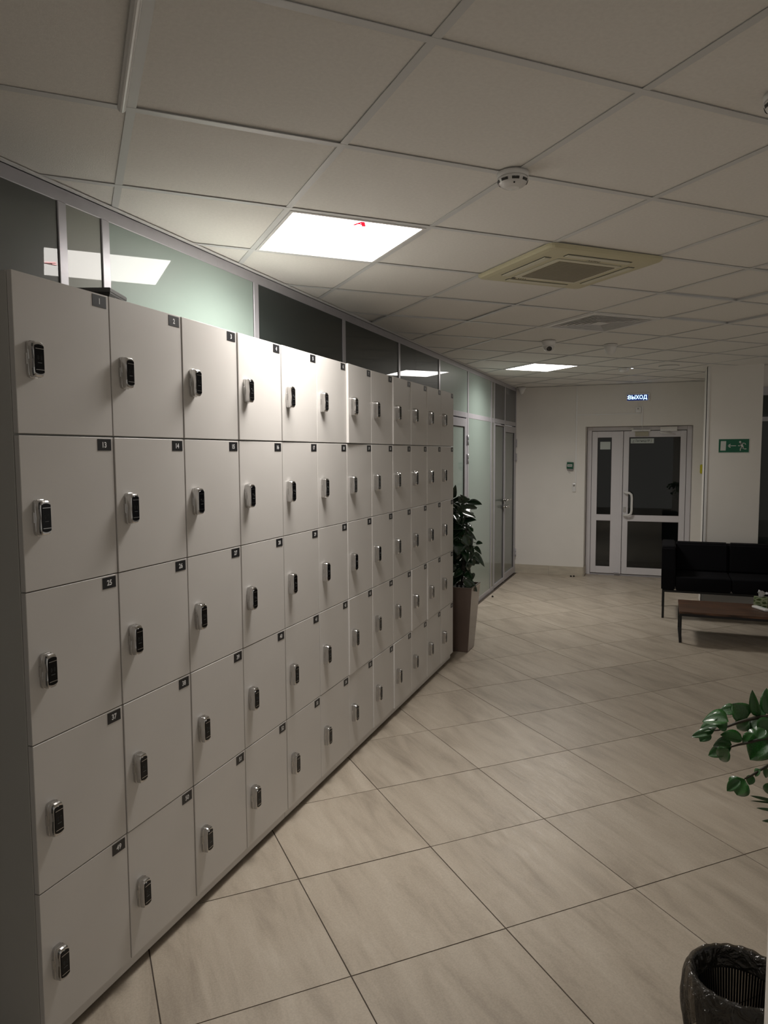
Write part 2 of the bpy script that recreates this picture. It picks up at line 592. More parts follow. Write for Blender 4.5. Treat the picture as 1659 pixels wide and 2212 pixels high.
# ------------------------------------------------------------ ceiling
b = MB()
b.box((XL - 0.1, YF - 0.1, H + 0.09), (XR + 0.1, YB + 0.1, H + 0.2), 'plenum')
ceiling = b.build('ceiling', kind='structure')
SPECIAL = {(0, 1), (6, 7), (2, 1), (4, 3)}
me_cache = None
rest = MB()
half = 0.3 - 0.0012
ca, sa = math.cos(CA), math.sin(CA)
LIFT = {(3, -1): 0.012, (2, 3): 0.006, (4, 1): 0.008, (5, 2): 0.012, (1, 4): 0.009, (7, 2): 0.008}
for q in range(-14, 24):
    for r in range(-18, 20):
        if (q, r) in SPECIAL:
            continue
        cx, cy = grid_pt(CA, COX, COY, q + 0.5, r + 0.5)
        sq = [(cx + u * ca - v * sa, cy + u * sa + v * ca) for u, v in ((-half, -half), (half, -half), (half, half), (-half, half))]
        P = clip_poly(sq, XL + 0.002, XR, YF, YB)
        if len(P) < 3:
            continue
        ar = abs(sum(P[i - 1][0] * P[i][1] - P[i][0] * P[i - 1][1] for i in range(len(P)))) / 2
        if ar < 0.001:
            continue
        z0 = H + 0.0038
        if not in_view([(x, y, H) for x, y in P]):
            rest.prism([(x, y, z0) for x, y in P], (0, 0, 0.012), 'tile_ceiling')
            continue
        full = ar > 0.352
        if full and me_cache:
            me = me_cache
        else:
            L = [((x - cx) * ca + (y - cy) * sa, -(x - cx) * sa + (y - cy) * ca) for x, y in P]
            t = MB()
            t.prism([(u, v, 0) for u, v in L], (0, 0, 0.012), 'tile_ceiling')
            me = t.mesh('ceiling_tile')
            if full:
                me_cache = me
        j = 0.0013 if full else 0
        tx, ty = (random.choice((-1, 1)) * random.uniform(0.004, 0.009), 0) if random.random() < 0.22 else (0, 0)
        if random.random() < 0.5:
            tx, ty = ty, tx
        if not full:
            tx = ty = 0
        lift = LIFT.get((q, r), 0.0) + 0.2 * (abs(tx) + abs(ty))
        put('ceiling_tile', me, ceiling, loc=(cx + random.uniform(-j, j), cy + random.uniform(-j, j), z0 + lift),
            rot=(tx, ty, CA))
rest.build('outer_ceiling_tiles', ceiling, kind='stuff')


def line_clip(p, d):
    t0, t1 = -50, 50
    for ax, lo, hi in ((0, XL + 0.002, XR), (1, YF, YB)):
        if abs(d[ax]) < 1e-9:
            continue
        a, c = (lo - p[ax]) / d[ax], (hi - p[ax]) / d[ax]
        t0, t1 = max(t0, min(a, c)), min(t1, max(a, c))
    return t0, t1


rest = MB()
for fam in (0, 1):
    for i in range(-18, 26):
        p = cpt(i, 0) if fam == 0 else cpt(0, i)
        d = CR if fam == 0 else CQ
        n = CQ if fam == 0 else CR
        t0, t1 = line_clip(p, d)
        if t1 - t0 < 0.05:
            continue
        z = H - (0.0 if fam == 0 else 0.0007)
        a, c = p + d * t0, p + d * t1
        vis = in_view([p + d * (t0 + (t1 - t0) * k / 30) for k in range(31)])
        t = MB() if vis else rest
        w = 0.012
        A = Vector((a.x, a.y, z)); B = Vector((c.x, c.y, z))
        t.prism([A - n * w, A + n * w, B + n * w, B - n * w], (0, 0, 0.0016), 'bar')
        t.prism([A - n * 0.001 + Vector((0, 0, 0.0016)), A + n * 0.001 + Vector((0, 0, 0.0016)), B + n * 0.001 + Vector((0, 0, 0.0016)), B - n * 0.001 + Vector((0, 0, 0.0016))], (0, 0, 0.03), 'bar')
        if vis:
            t.build('grid_bar', ceiling)
rest.build('outer_grid_bars', ceiling, kind='stuff')
b = MB()
b.box((XL - 0.001, YF, H - 0.004), (XL + 0.022, YB, H - 0.002), 'white')
b.box((XL - 0.001, YF, H - 0.004), (XL + 0.001, YB, H + 0.03), 'white')
b.build('edge_angle', ceiling)
b = MB()
b.box((XL, YB - 0.022, H - 0.004), (0.5, YB, H - 0.002), 'white')
b.box((XL, YB - 0.002, H - 0.004), (0.5, YB, H + 0.03), 'white')
b.build('edge_angle', ceiling)
# rounded white cover strip along one ceiling bar near the lens
b = MB()
A = cpt(-1, -1.85, H); d = CR * (1.85 * 0.6 - 0.004)
off = CQ * -0.024
pts = []
for k in range(9):
    t = math.pi * k / 8
    pts.append(A + off + CQ * (0.0115 * math.cos(t)) + Vector((0, 0, -0.001 - 0.013 * math.sin(t))))
b.prism(pts, d, 'white_gloss')
o = b.build('trim_1', kind='structure')

# ------------------------------------------------------------ walls
b = MB()
NX0, NX1, NZ = -0.995, 0.37, 2.078
WT = 0.28
b.box((XL - 0.05, YB, 0), (NX0, YB + WT, H + 0.1), 'wall')
b.box((NX1, YB, 0), (XR, YB + WT, H + 0.1), 'wall')
b.box((NX0, YB, NZ), (NX1, YB + WT, H + 0.1), 'wall')
b.build('wall_back', kind='structure')
b = MB()
b.box((XR, 8.85, 0), (XR + 0.1, YB + WT, H + 0.1), 'wall')
b.build('wall_right', kind='structure')
b = MB()
b.box((XL - 1.8, YF - 0.1, 0), (XL, YF, H + 0.1), 'wall')
b.build('wall_front', kind='structure')
# pier at the right edge of the picture, close to the lens
b = MB()
b.box((0.2525, 1.36, 0), (0.78, 1.80, H + 0.02), 'wall', bev=0.004)
b.build('wall_pier', kind='structure')
# column beside the far door
b = MB()
CX0, CX1, CY0, CY1 = 0.437, 0.981, 8.66, 9.2
b.box((CX0, CY0, 0), (CX1, CY1, H + 0.02), 'wall', bev=0.003)
column = b.build('wall_column', kind='structure')
b = MB()
b.box((CX0 - 0.006, CY0 - 0.006, 0), (CX0 + 0.026, CY0 + 0.001, H), 'white_gloss')
b.box((CX0 - 0.006, CY0 - 0.006, 0), (CX0 + 0.001, CY0 + 0.03, H), 'white_gloss')
b.build('trim_2', kind='structure')
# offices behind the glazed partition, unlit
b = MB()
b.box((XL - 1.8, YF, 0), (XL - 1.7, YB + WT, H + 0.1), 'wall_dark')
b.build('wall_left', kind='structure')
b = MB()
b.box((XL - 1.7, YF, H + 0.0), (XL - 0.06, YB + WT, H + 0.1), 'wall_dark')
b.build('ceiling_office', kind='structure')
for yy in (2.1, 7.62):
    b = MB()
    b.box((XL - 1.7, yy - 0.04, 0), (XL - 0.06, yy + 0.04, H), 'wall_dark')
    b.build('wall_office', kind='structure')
# stairwell behind the far door
b = MB()
y0, y1 = YB + WT, YB + WT + 1.4
b.box((NX0 - 0.5, y1, 0), (NX1 + 0.6, y1 + 0.1, 2.6), 'wall')
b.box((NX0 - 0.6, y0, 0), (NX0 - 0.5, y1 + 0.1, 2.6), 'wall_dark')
b.box((NX1 + 0.5, y0, 0), (NX1 + 0.6, y1 + 0.1, 2.6), 'wall')
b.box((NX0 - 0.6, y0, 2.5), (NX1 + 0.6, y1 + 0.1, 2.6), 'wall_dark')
b.build('wall_stairwell', kind='structure')

# skirting of floor tile on the far wall
sk = MB()
sk.box((XL, YB - 0.012, 0.0), (-1.472, YB, 0.128), 'skirting', bev=0.001)
skirt = sk.build('baseboard_back', kind='structure')
b = MB(); b.box((-1.469, YB - 0.012, 0.0), (NX0 + 0.006, YB, 0.128), 'skirting', bev=0.001); b.build('skirting_tile', skirt)
b = MB(); b.box((NX0, YB - 0.012, 0.0), (NX0 + 0.012, YB + 0.24, 0.128), 'skirting', bev=0.001); b.build('skirting_tile', skirt)
F1= [(0.162,2.284,0.902,0.1,2.286,0.875,0.018),(0.171,2.292,0.913,0.119,2.297,0.899,0.027),(0.148,2.308,0.889,0.125,2.287,0.864,0.025),(0.198,2.271,0.939,0.127,2.287,0.938,0.041),(0.197,2.286,0.922,0.162,2.273,0.934,0.032),(0.224,2.33,0.952,0.176,2.328,0.954,0.027),(0.251,2.32,0.938,0.214,2.319,0.977,0.042),(0.278,2.308,0.95,0.257,2.292,1.026,0.02),(0.297,2.308,0.956,0.27,2.326,0.979,0.024),(0.307,2.301,0.962,0.295,2.313,1.034,0.027),(0.298,2.31,0.945,0.249,2.289,0.904,0.039),(0.255,2.315,0.936,0.221,2.32,0.902,0.032),(0.312,2.288,0.953,0.278,2.266,0.912,0.036)]
S1= [(0.303,2.3,0.956),(0.281,2.3,0.952),(0.253,2.3,0.942),(0.227,2.3,0.93),(0.201,2.3,0.915),(0.176,2.3,0.9),(0.161,2.3,0.896)]
F2= [(0.237,2.272,0.889,0.179,2.271,0.901,0.031),(0.208,2.263,0.873,0.156,2.281,0.866,0.029),(0.208,2.263,0.868,0.145,2.283,0.825,0.027),(0.198,2.244,0.867,0.172,2.258,0.82,0.029),(0.257,2.247,0.921,0.233,2.268,0.881,0.017),(0.31,2.273,0.899,0.249,2.253,0.853,0.065),(0.288,2.228,0.942,0.266,2.215,0.92,0.026)]
S2= [(0.298,2.25,0.913),(0.273,2.25,0.902),(0.245,2.25,0.889),(0.224,2.25,0.881),(0.203,2.25,0.871)]
F3= [(0.25,2.319,0.753,0.226,2.317,0.701,0.047),(0.237,2.305,0.754,0.2,2.299,0.718,0.022),(0.268,2.3,0.777,0.259,2.297,0.746,0.017),(0.289,2.294,0.798,0.271,2.297,0.776,0.015),(0.306,2.303,0.804,0.304,2.316,0.765,0.012),(0.316,2.307,0.759,0.311,2.321,0.711,0.02)]
S3= [(0.308,2.3,0.811),(0.288,2.3,0.795),(0.267,2.3,0.776),(0.248,2.3,0.762)]
PM= [(0.348,2.364,0.675,0.273,2.38,0.679,0.009),(0.347,2.357,0.675,0.271,2.346,0.678,0.005),(0.349,2.364,0.648,0.291,2.379,0.644,0.008),(0.351,2.366,0.617,0.306,2.368,0.611,0.009)]
FI= [(-1.693,6.098,1.334,-1.661,6.057,1.448,0.031),(-1.604,6.12,1.283,-1.623,6.13,1.369,0.076),(-1.553,6.021,1.301,-1.408,5.958,1.3,0.055),(-1.637,6.124,1.231,-1.544,6.194,1.254,0.056),(-1.584,5.986,1.217,-1.472,6.029,1.186,0.075),(-1.584,6.044,1.132,-1.474,5.994,1.169,0.045),(-1.672,6.023,1.192,-1.599,6.062,1.12,0.035),(-1.701,6.127,1.322,-1.641,6.061,1.266,0.077),(-1.661,6.081,1.095,-1.509,6.015,1.096,0.036),(-1.603,6.099,1.065,-1.508,6.075,0.928,0.061),(-1.606,6.129,1.067,-1.502,6.198,0.96,0.036),(-1.688,6.061,1.112,-1.654,6.133,1.039,0.051),(-1.625,6.026,1.01,-1.608,5.965,0.856,0.111),(-1.566,6.078,0.935,-1.491,6.01,0.82,0.056),(-1.465,6.006,0.958,-1.406,5.992,0.962,0.03),(-1.494,6.08,0.918,-1.425,6.03,0.866,0.025),(-1.484,5.978,0.88,-1.389,6.031,0.757,0.05),(-1.594,6.026,0.864,-1.585,6.093,0.784,0.081),(-1.542,6.131,0.806,-1.46,6.114,0.766,0.046),(-1.528,6.053,0.812,-1.487,6.056,0.758,0.051),(-1.662,6.086,0.776,-1.591,6.1,0.638,0.113),(-1.563,6.071,0.783,-1.531,6.088,0.705,0.066),(-1.554,6.139,0.67,-1.528,6.14,0.614,0.051),(-1.583,6.048,0.626,-1.463,6.079,0.53,0.056),(-1.529,6.013,1.086,-1.486,5.984,1.06,0.03),(-1.653,6.146,1.177,-1.564,6.149,1.097,0.067),(-1.642,6.069,1.061,-1.571,5.998,0.98,0.071),(-1.661,6.045,0.884,-1.638,6.056,0.766,0.092),(-1.565,5.974,1.023,-1.518,5.99,0.933,0.065),(-1.631,6.084,1.275,-1.578,6.02,1.179,0.066),(-1.715,6.083,1.263,-1.735,6.078,1.16,0.077),(-1.728,6.092,1.056,-1.791,6.071,0.979,0.077),(-1.724,6.097,0.901,-1.814,6.132,0.788,0.082),(-1.678,5.974,0.791,-1.717,5.911,0.697,0.086),(-1.706,6.092,1.005,-1.757,6.158,0.881,0.092)]
b = MB()
b.box((0.53, CY1 - 0.02, 0), (0.63, YB, H + 0.02), 'wall')
b.build('wall_return', kind='structure')

# ------------------------------------------------------------ glazed partition on the left
MUL = [(-2.3, .04), (-1.2, .04), (-.1, .04), (.93, .04), (2.002, .038), (2.211, .04), (3.281, .046), (4.375, .045), (5.437, .04),
       (6.54, .045), (7.61, .05), (8.745, .042), (8.912, .042), (9.56, .05), (10.325, .05)]
TOP, MID0, MID1 = 2.588, 2.098, 2.152
win = MB()
win.box((XL - 0.05, YF, TOP), (XL, YB, H - 0.005), 'alu', bev=0.002)
glazing = win.build('window_1', kind='structure')
b = MB(); b.box((XL - 0.048, YF, MID0), (XL - 0.001, YB, MID1), 'alu', bev=0.002); b.build('mid_rail', glazing)
for ya, yb in ((YF, 6.54), (7.61, 8.912)):
    b = MB(); b.box((XL - 0.048, ya, 0.0), (XL - 0.001, yb, 0.055), 'alu', bev=0.002); b.build('bottom_rail', glazing)
for yc, w in MUL:
    b = MB()
    b.box((XL - 0.05, yc - w / 2, 0), (XL + 0.002, yc + w / 2, TOP + 0.001), 'alu', bev=0.002)
    b.box((XL - 0.049, yc - w / 2 - 0.002, 0), (XL - 0.003, yc + w / 2 + 0.003, TOP), 'gasket')
    b.build('mullion', glazing)
UP_M = ['smoke_lit', 'smoke_lit', 'smoke_lit', 'smoke_lit', 'frost_grey', 'frost', 'smoke', 'smoke', 'smoke', 'frost', 'frost', 'frost_grey', 'slate', 'slate']
LO_M = ['smoke', 'smoke', 'smoke', 'smoke', 'frost_grey', 'frost', 'smoke', 'smoke', 'smoke', None, 'frost', 'frost_grey', None, None]
for i in range(len(MUL) - 1):
    ya, yb = MUL[i][0] + MUL[i][1] / 2 - 0.004, MUL[i + 1][0] - MUL[i + 1][1] / 2 + 0.004
    b = MB(); b.box((XL - 0.010, ya, MID1 - 0.004), (XL - 0.004, yb, TOP + 0.004), UP_M[i]); o = b.build('pane', glazing)
    if UP_M[i].startswith('frost'):
        o['label'] = 'pale frosted pane'
    if LO_M[i]:
        b = MB(); b.box((XL - 0.010, ya, 0.05), (XL - 0.004, yb, MID0 + 0.004), LO_M[i]); b.build('pane', glazing)


def leaf_door(name, ya, yb, glass, sw=0.075, hinge=None, handle=None):
    """aluminium framed glass door leaf in the partition"""
    f = MB()
    x0, x1 = XL - 0.045, XL + 0.004
    z0, z1 = 0.012, MID0 - 0.012
    tb, bb = (0.085, 0.09) if sw > 0.04 else (0.016, 0.05)
    f.box((x0, ya, z0), (x1, ya + sw, z1), 'alu', bev=0.0015)
    f.box((x0, yb - sw, z0), (x1, yb, z1), 'alu', bev=0.0015)
    f.box((x0, ya + sw, z0), (x1, yb - sw, z0 + bb), 'alu', bev=0.0015)
    f.box((x0, ya + sw, z1 - tb), (x1, yb - sw, z1), 'alu', bev=0.0015)
    d = f.build(name, kind='structure')
    g = MB(); g.box((XL - 0.018, ya + sw - 0.004, z0 + bb - 0.004), (XL - 0.012, yb - sw + 0.004, z1 - tb + 0.004), glass); g.build('pane', d)
    g = MB()
    for a, c in (((ya + sw, z0 + bb), (ya + sw + 0.006, z1 - tb)), ((yb - sw - 0.006, z0 + bb), (yb - sw, z1 - tb))):
        g.box((XL - 0.024, a[0], a[1]), (XL - 0.006, c[0], c[1]), 'gasket')
    g.box((XL - 0.024, ya + sw, z1 - tb - 0.006), (XL - 0.006, yb - sw, z1 - tb), 'gasket')
    g.build('gasket', d)
    if hinge is not None:
        for zz in (1.66, 1.86, 0.3):
            g = MB()
            g.lathe([(0.011, 0), (0.011, 0.05), (0.009, 0.052), (0.009, 0.056), (0.011, 0.058), (0.011, 0.108)], (XL + 0.013, hinge, zz - 0.054), 'alu', n=12)
            g.box((XL + 0.003, hinge - 0.03, zz - 0.05), (XL + 0.007, hinge + 0.03, zz + 0.05), 'alu')
            g.build('hinge', d)
    if handle is not None:
        yh, sg = handle
        g = MB()
        g.lathe([(0.024, 0), (0.024, 0.008), (0.02, 0.01)], (XL + 0.004, yh, 1.1), 'chrome', n=20, axis=(1, 0, 0))
        g.tube([(XL + 0.01, yh, 1.1), (XL + 0.045, yh, 1.1), (XL + 0.053, yh + sg * 0.012, 1.1), (XL + 0.053, yh + sg * 0.13, 1.1)], 0.010, 'chrome', n=10)
        g.build('handle', d)
        g = MB()
        g.lathe([(0.026, 0), (0.026, 0.006), (0.012, 0.008), (0.012, 0.03), (0.02, 0.032), (0.02, 0.045), (0.014, 0.05)], (XL + 0.004, yh, 1.012), 'chrome', n=20, axis=(1, 0, 0))
        g.build('lock_knob', d)
    return d


leaf_door('door_1', 6.568, 7.535, 'frost', sw=0.075, hinge=7.55)
b = MB(); b.box((XL - 0.048, 7.54, 0), (XL - 0.002, 7.585, MID0), 'alu', bev=0.001); b.build('door_post', glazing)
leaf_door('door_2', 8.938, 9.530, 'sage', sw=0.014, handle=(9.49, -1))
leaf_door('door_3', 9.536, 10.285, 'sage', sw=0.06, hinge=10.30, handle=(9.60, 1))

# ------------------------------------------------------------ far double door
dy = YB + 0.215
fr = MB()
fr.box((NX0 + 0.006, dy, 0), (-0.928, dy + 0.06, NZ - 0.004), 'upvc', bev=0.003)
fr.box((0.303, dy, 0), (NX1 - 0.004, dy + 0.06, NZ - 0.004), 'upvc', bev=0.003)
fr.box((-0.928, dy, 2.022), (0.303, dy + 0.06, NZ - 0.004), 'upvc', bev=0.003)
fr.box((-0.928, dy + 0.004, 0.0), (0.303, dy + 0.06, 0.022), 'alu')
door4 = fr.build('door_4', kind='structure')


def upvc_leaf(x0, x1, gx0, gx1):
    z0, z1 = 0.03, 2.014
    g = MB()
    y0, y1 = dy - 0.012, dy + 0.045
    g.box((x0, y0, z0), (gx0, y1, z1), 'upvc', bev=0.003)
    g.box((gx1, y0, z0), (x1, y1, z1), 'upvc', bev=0.003)
    for a, c in ((z0, 0.125), (0.772, 0.858), (1.93, z1)):
        g.box((gx0 - 0.001, y0, a), (gx1 + 0.001, y1, c), 'upvc', bev=0.002)
    lf = g.build('leaf', door4)
    for a, c in ((0.125, 0.772), (0.858, 1.93)):
        g = MB(); g.box((gx0 - 0.003, dy + 0.012, a - 0.003), (gx1 + 0.003, dy + 0.02, c + 0.003), 'clear'); g.build('pane', lf)
    g = MB()
    for a, c in ((0.125, 0.772), (0.858, 1.93)):
        g.box((gx0, y0 + 0.006, a), (gx0 + 0.004, dy + 0.011, c), 'gasket')
        g.box((gx1 - 0.004, y0 + 0.006, a), (gx1, dy + 0.011, c), 'gasket')
        g.box((gx0, y0 + 0.006, c - 0.004), (gx1, dy + 0.011, c), 'gasket')
        g.box((gx0, y0 + 0.006, a), (gx1, dy + 0.011, a + 0.004), 'gasket')
    g.build('gasket', lf)
    return lf


l1 = upvc_leaf(-0.922, -0.508, -0.848, -0.660)
l2 = upvc_leaf(-0.502, 0.298, -0.430, 0.224)
b = MB(); b.box((-0.54, dy - 0.02, 0.03), (-0.512, dy - 0.010, 2.014), 'upvc', bev=0.002); b.build('astragal', l1)
b = MB(); b.box((-0.60, dy - 0.03, 0.028), (-0.53, dy - 0.011, 0.045), 'alu', bev=0.002); b.build('bottom_bolt', l1)
b = MB()
hz = [(-0.475, dy - 0.012, 1.175), (-0.475, dy - 0.05, 1.175), (-0.455, dy - 0.075, 1.17), (-0.41, dy - 0.08, 1.165), (-0.385, dy - 0.08, 1.145), (-0.378, dy - 0.08, 1.10),
      (-0.378, dy - 0.08, 0.93), (-0.385, dy - 0.08, 0.885), (-0.41, dy - 0.08, 0.862), (-0.455, dy - 0.075, 0.857), (-0.475, dy - 0.05, 0.852), (-0.475, dy - 0.012, 0.852)]
b.tube(hz, 0.0165, 'white_gloss', n=12)
b.build('pull_handle', l2)
b = MB()
b.box((-0.490, dy - 0.019, 0.895), (-0.455, dy - 0.011, 0.965), 'chrome', bev=0.003)
b.lathe([(0.011, 0), (0.011, 0.008)], (-0.4725, dy - 0.019, 0.935), 'chrome', n=14, axis=(0, -1, 0))
b.build('lock_cylinder', l2)
b = MB()
b.box((-0.412, dy + 0.006, 1.846), (-0.112, dy + 0.0105, 1.912), 'paper')
add_text(b, 'Лестница № 2', 0.045, (-0.245, dy + 0.0055, 1.878), (1, 0, 0), (0, 0, 1), 'plate', width=0.21)
for k in range(3):
    b.box((-0.398 + 0.010 * k, dy + 0.0045, 1.860 + 0.012 * k), (-0.365, dy + 0.0055, 1.864 + 0.012 * k), 'gasket')
b.build('stair_notice', l2)
b = MB(); b.box((-0.815, dy + 0.006, 1.765), (-0.678, dy + 0.0105, 1.872), 'paper'); b.build('paper_notice', l1)
# door furniture that is screwed on: separate pieces of kit
t = thing('door_magnet', 'beige magnetic door lock at the head of the far glazed door', 'lock', (-0.27, dy - 0.02, 1.94))
b = MB(); b.box((-0.355, dy - 0.05, 1.943), (-0.182, dy - 0.0125, 2.004), 'beige', bev=0.004, seg=2); b.build('magnet_body', t)
b = MB(); b.box((-0.40, dy - 0.035, 2.006), (-0.16, dy - 0.001, 2.030), 'white', bev=0.002); b.box((-0.42, dy - 0.012, 2.03), (-0.375, dy - 0.001, 2.06), 'white', bev=0.002)
b.build('bracket', t)
t = thing('door_closer', 'white box door closer with folding arm above the far glazed door', 'door closer', (0.08, dy - 0.02, 2.02))
b = MB(); b.box((-0.035, dy - 0.06, 2.006), (0.178, dy - 0.001, 2.068), 'white', bev=0.004, seg=2); b.build('closer_body', t)
b = MB()
b.tube([(0.10, dy - 0.045, 2.004), (0.10, dy - 0.045, 1.985)], 0.008, 'white')
b.tube([(0.10, dy - 0.05, 1.990), (-0.04, dy - 0.09, 1.985)], 0.006, 'white')
b.tube([(-0.04, dy - 0.09, 1.983), (0.16, dy - 0.03, 1.962)], 0.005, 'white')
b.build('folding_arm', t)

# ------------------------------------------------------------ kit on the far wall
t = thing('exit_sign', 'lit blue and white sign reading ВЫХОД over the far door', 'exit sign', (-0.323, YB, 2.40))
b = MB(); b.box((-0.475, YB - 0.022, 2.400), (-0.172, YB, 2.508), 'white', bev=0.004, seg=2)
b.lathe([(0.004, 0), (0.004, 0.001)], (-0.466, YB - 0.0225, 2.455), 'slot', n=10, axis=(0, -1, 0))
b.lathe([(0.004, 0), (0.004, 0.001)], (-0.181, YB - 0.0225, 2.455), 'slot', n=10, axis=(0, -1, 0))
b.build('sign_case', t)
b = MB(); b.box((-0.458, YB - 0.0245, 2.414), (-0.198, YB - 0.0225, 2.490), 'navy'); b.build('sign_face', t)
b = MB(); add_text(b, 'ВЫХОД', 0.07, (-0.326, YB - 0.0255, 2.452), (1, 0, 0), (0, 0, 1), 'glow', bold=0.0018, width=0.238)
b.build('sign_letters', t)
b = MB()
for dz in (0.012, -0.012):
    b.lathe([(0.004, 0), (0.004, 0.001)], (-0.452, YB - 0.0255, 2.452 + dz), 'led', n=8, axis=(0, -1, 0))
b.build('indicator_lights', t)

t = thing('siren_box', 'small white wall box with shiny dome under the lit exit sign', 'alarm', (-0.31, YB, 2.25))
b = MB(); b.box((-0.348, YB - 0.028, 2.250), (-0.279, YB, 2.326), 'white', bev=0.005, seg=2); b.build('case', t)
b = MB(); b.lathe([(0.011, 0), (0.008, 0.006), (0.0, 0.009)], (-0.318, YB - 0.028, 2.303), 'chrome', n=14, axis=(0, -1, 0), cap1=False); b.build('dome', t)

for nm, a, c, lab in (('cable_duct', (-1.124, YB - 0.012, 1.30), (-1.106, YB, H - 0.006), 'tall white cable duct running down left of the far door'),
                      ('cable_duct', (-1.105, YB - 0.010, 2.232), (-0.282, YB, 2.246), 'white cable duct running level above the far door'),
                      ('cable_duct', (-0.274, YB - 0.012, 2.082), (-0.256, YB, 2.332), 'short upright white cable duct beside the white alarm box')):
    b = MB(); b.box(a, c, 'white', bev=0.0015); tag(b.build(nm), lab, 'cable duct')
b = MB(); b.tube([(-0.262, YB - 0.006, 2.085), (-0.262, YB + 0.004, 2.070), (-0.262, dy - 0.045, 2.062), (-0.263, dy - 0.048, 2.0055)], 0.0028, 'white', n=6)
tag(b.build('cable'), 'thin cable dropping from the wall duct to the door magnet', 'cable')

t = thing('emergency_release', 'green emergency door release box tilted on the far wall', 'call point', (-1.19, YB, 1.46))
R8 = Matrix.Rotation(0.05, 3, 'Y')
b = MB(); b.box((-1.235, YB - 0.05, 1.500), (-1.147, YB - 0.012, 1.592), 'green_box', bev=0.004, seg=2, rot=R8); b.build('case', t)
b = MB(); b.box((-1.226, YB - 0.0525, 1.530), (-1.162, YB - 0.0505, 1.562), 'sign_white')
for k in range(3):
    b.lathe([(0.007, 0), (0.007, 0.001)], (-1.212 + 0.018 * k, YB - 0.0528, 1.546), 'slot', n=10, axis=(0, -1, 0))
b.build('press_plate', t)
b = MB(); b.box((-1.228, YB - 0.014, 1.478), (-1.150, YB, 1.588), 'slot', bev=0.002)
b.prism([(-1.228, YB - 0.048, 1.5), (-1.15, YB - 0.048, 1.496), (-1.152, YB - 0.03, 1.475), (-1.222, YB - 0.03, 1.478)], (0, 0.03, 0), 'alu'); b.build('back_box', t)
b = MB(); b.tube([(-1.215, YB - 0.03, 1.48), (-1.205, YB - 0.035, 1.462), (-1.185, YB - 0.03, 1.452)], 0.003, 'white', n=6); b.build('loose_wire', t)

t = thing('exit_button', 'narrow white door release button at the foot of the cable duct', 'switch', (-1.134, YB, 1.18))
b = MB(); b.box((-1.161, YB - 0.018, 1.178), (-1.110, YB, 1.300), 'white_gloss', bev=0.008, seg=3); b.build('plate', t)
b = MB(); b.lathe([(0.014, 0), (0.014, 0.003), (0.009, 0.004), (0.009, 0.009), (0.0, 0.011)], (-1.136, YB - 0.018, 1.268), 'chrome', n=18, axis=(0, -1, 0), cap1=False); b.build('button', t)

t = thing('yellow_switch', 'yellow rounded box on the far wall half hidden by the column', 'switch', (0.49, YB, 1.44))
b = MB(); b.box((0.462, YB - 0.035, 1.440), (0.526, YB - 0.004, 1.560), 'yellow', bev=0.014, seg=3); b.build('cover', t)
b = MB(); b.box((0.456, YB - 0.005, 1.434), (0.528, YB, 1.566), 'white', bev=0.002); b.build('back_plate', t)

# running man sign on the column
t = thing('exit_direction_sign', 'green and white running figure exit sign with left arrow on the column', 'sign', (0.714, CY0, 1.716))
sx0, sx1, sz0, sz1 = 0.568, 0.862, 1.716, 1.858
W_, H_ = sx1 - sx0, sz1 - sz0
b = MB(); b.box((sx0 - 0.004, CY0 - 0.0022, sz0 - 0.004), (sx1 + 0.004, CY0, sz1 + 0.004), 'sign_white')
b.box((sx0, CY0 - 0.003, sz0), (sx1, CY0 - 0.002, sz1), 'sign_green'); b.build('panel', t)


def S(u, v, d=0.0034):
    """u, v run 0..1 over the sign, v down"""
    return (sx0 + u * W_, CY0 - d, sz1 - v * H_)


def strip(mb, pts, w, m='sign_white'):
    for (u0, v0), (u1, v1) in zip(pts, pts[1:]):
        a, c = Vector(S(u0, v0)), Vector(S(u1, v1))
        d = (c - a).normalized()
        n = Vector((-d.z, 0, d.x)) * w / 2
        e = d * w * 0.35
        mb.prism([a - n - e, c - n + e, c + n + e, a + n - e], (0, 0.0004, 0), m)


b = MB()
b.prism([S(0.065, 0.14), S(0.245, 0.14), S(0.235, 0.86), S(0.055, 0.86)], (0, 0.0004, 0), 'sign_white'); b.build('door_symbol', t)
b = MB(); strip(b, [(0.31, 0.5), (0.57, 0.5)], 0.007); strip(b, [(0.385, 0.38), (0.305, 0.5), (0.385, 0.62)], 0.008); b.build('arrow_symbol', t)
b = MB()
b.lathe([(0.0105, 0), (0.0105, 0.0004)], S(0.705, 0.22, 0.0034), 'sign_white', n=16, axis=(0, 1, 0))
strip(b, [(0.75, 0.36), (0.79, 0.62)], 0.022)
strip(b, [(0.76, 0.34), (0.85, 0.30), (0.89, 0.40)], 0.008)
strip(b, [(0.74, 0.36), (0.71, 0.50), (0.65, 0.50)], 0.008)
strip(b, [(0.79, 0.62), (0.83, 0.74), (0.91, 0.74)], 0.009)
strip(b, [(0.77, 0.62), (0.72, 0.70), (0.72, 0.86)], 0.009)
b.build('running_figure_symbol', t)

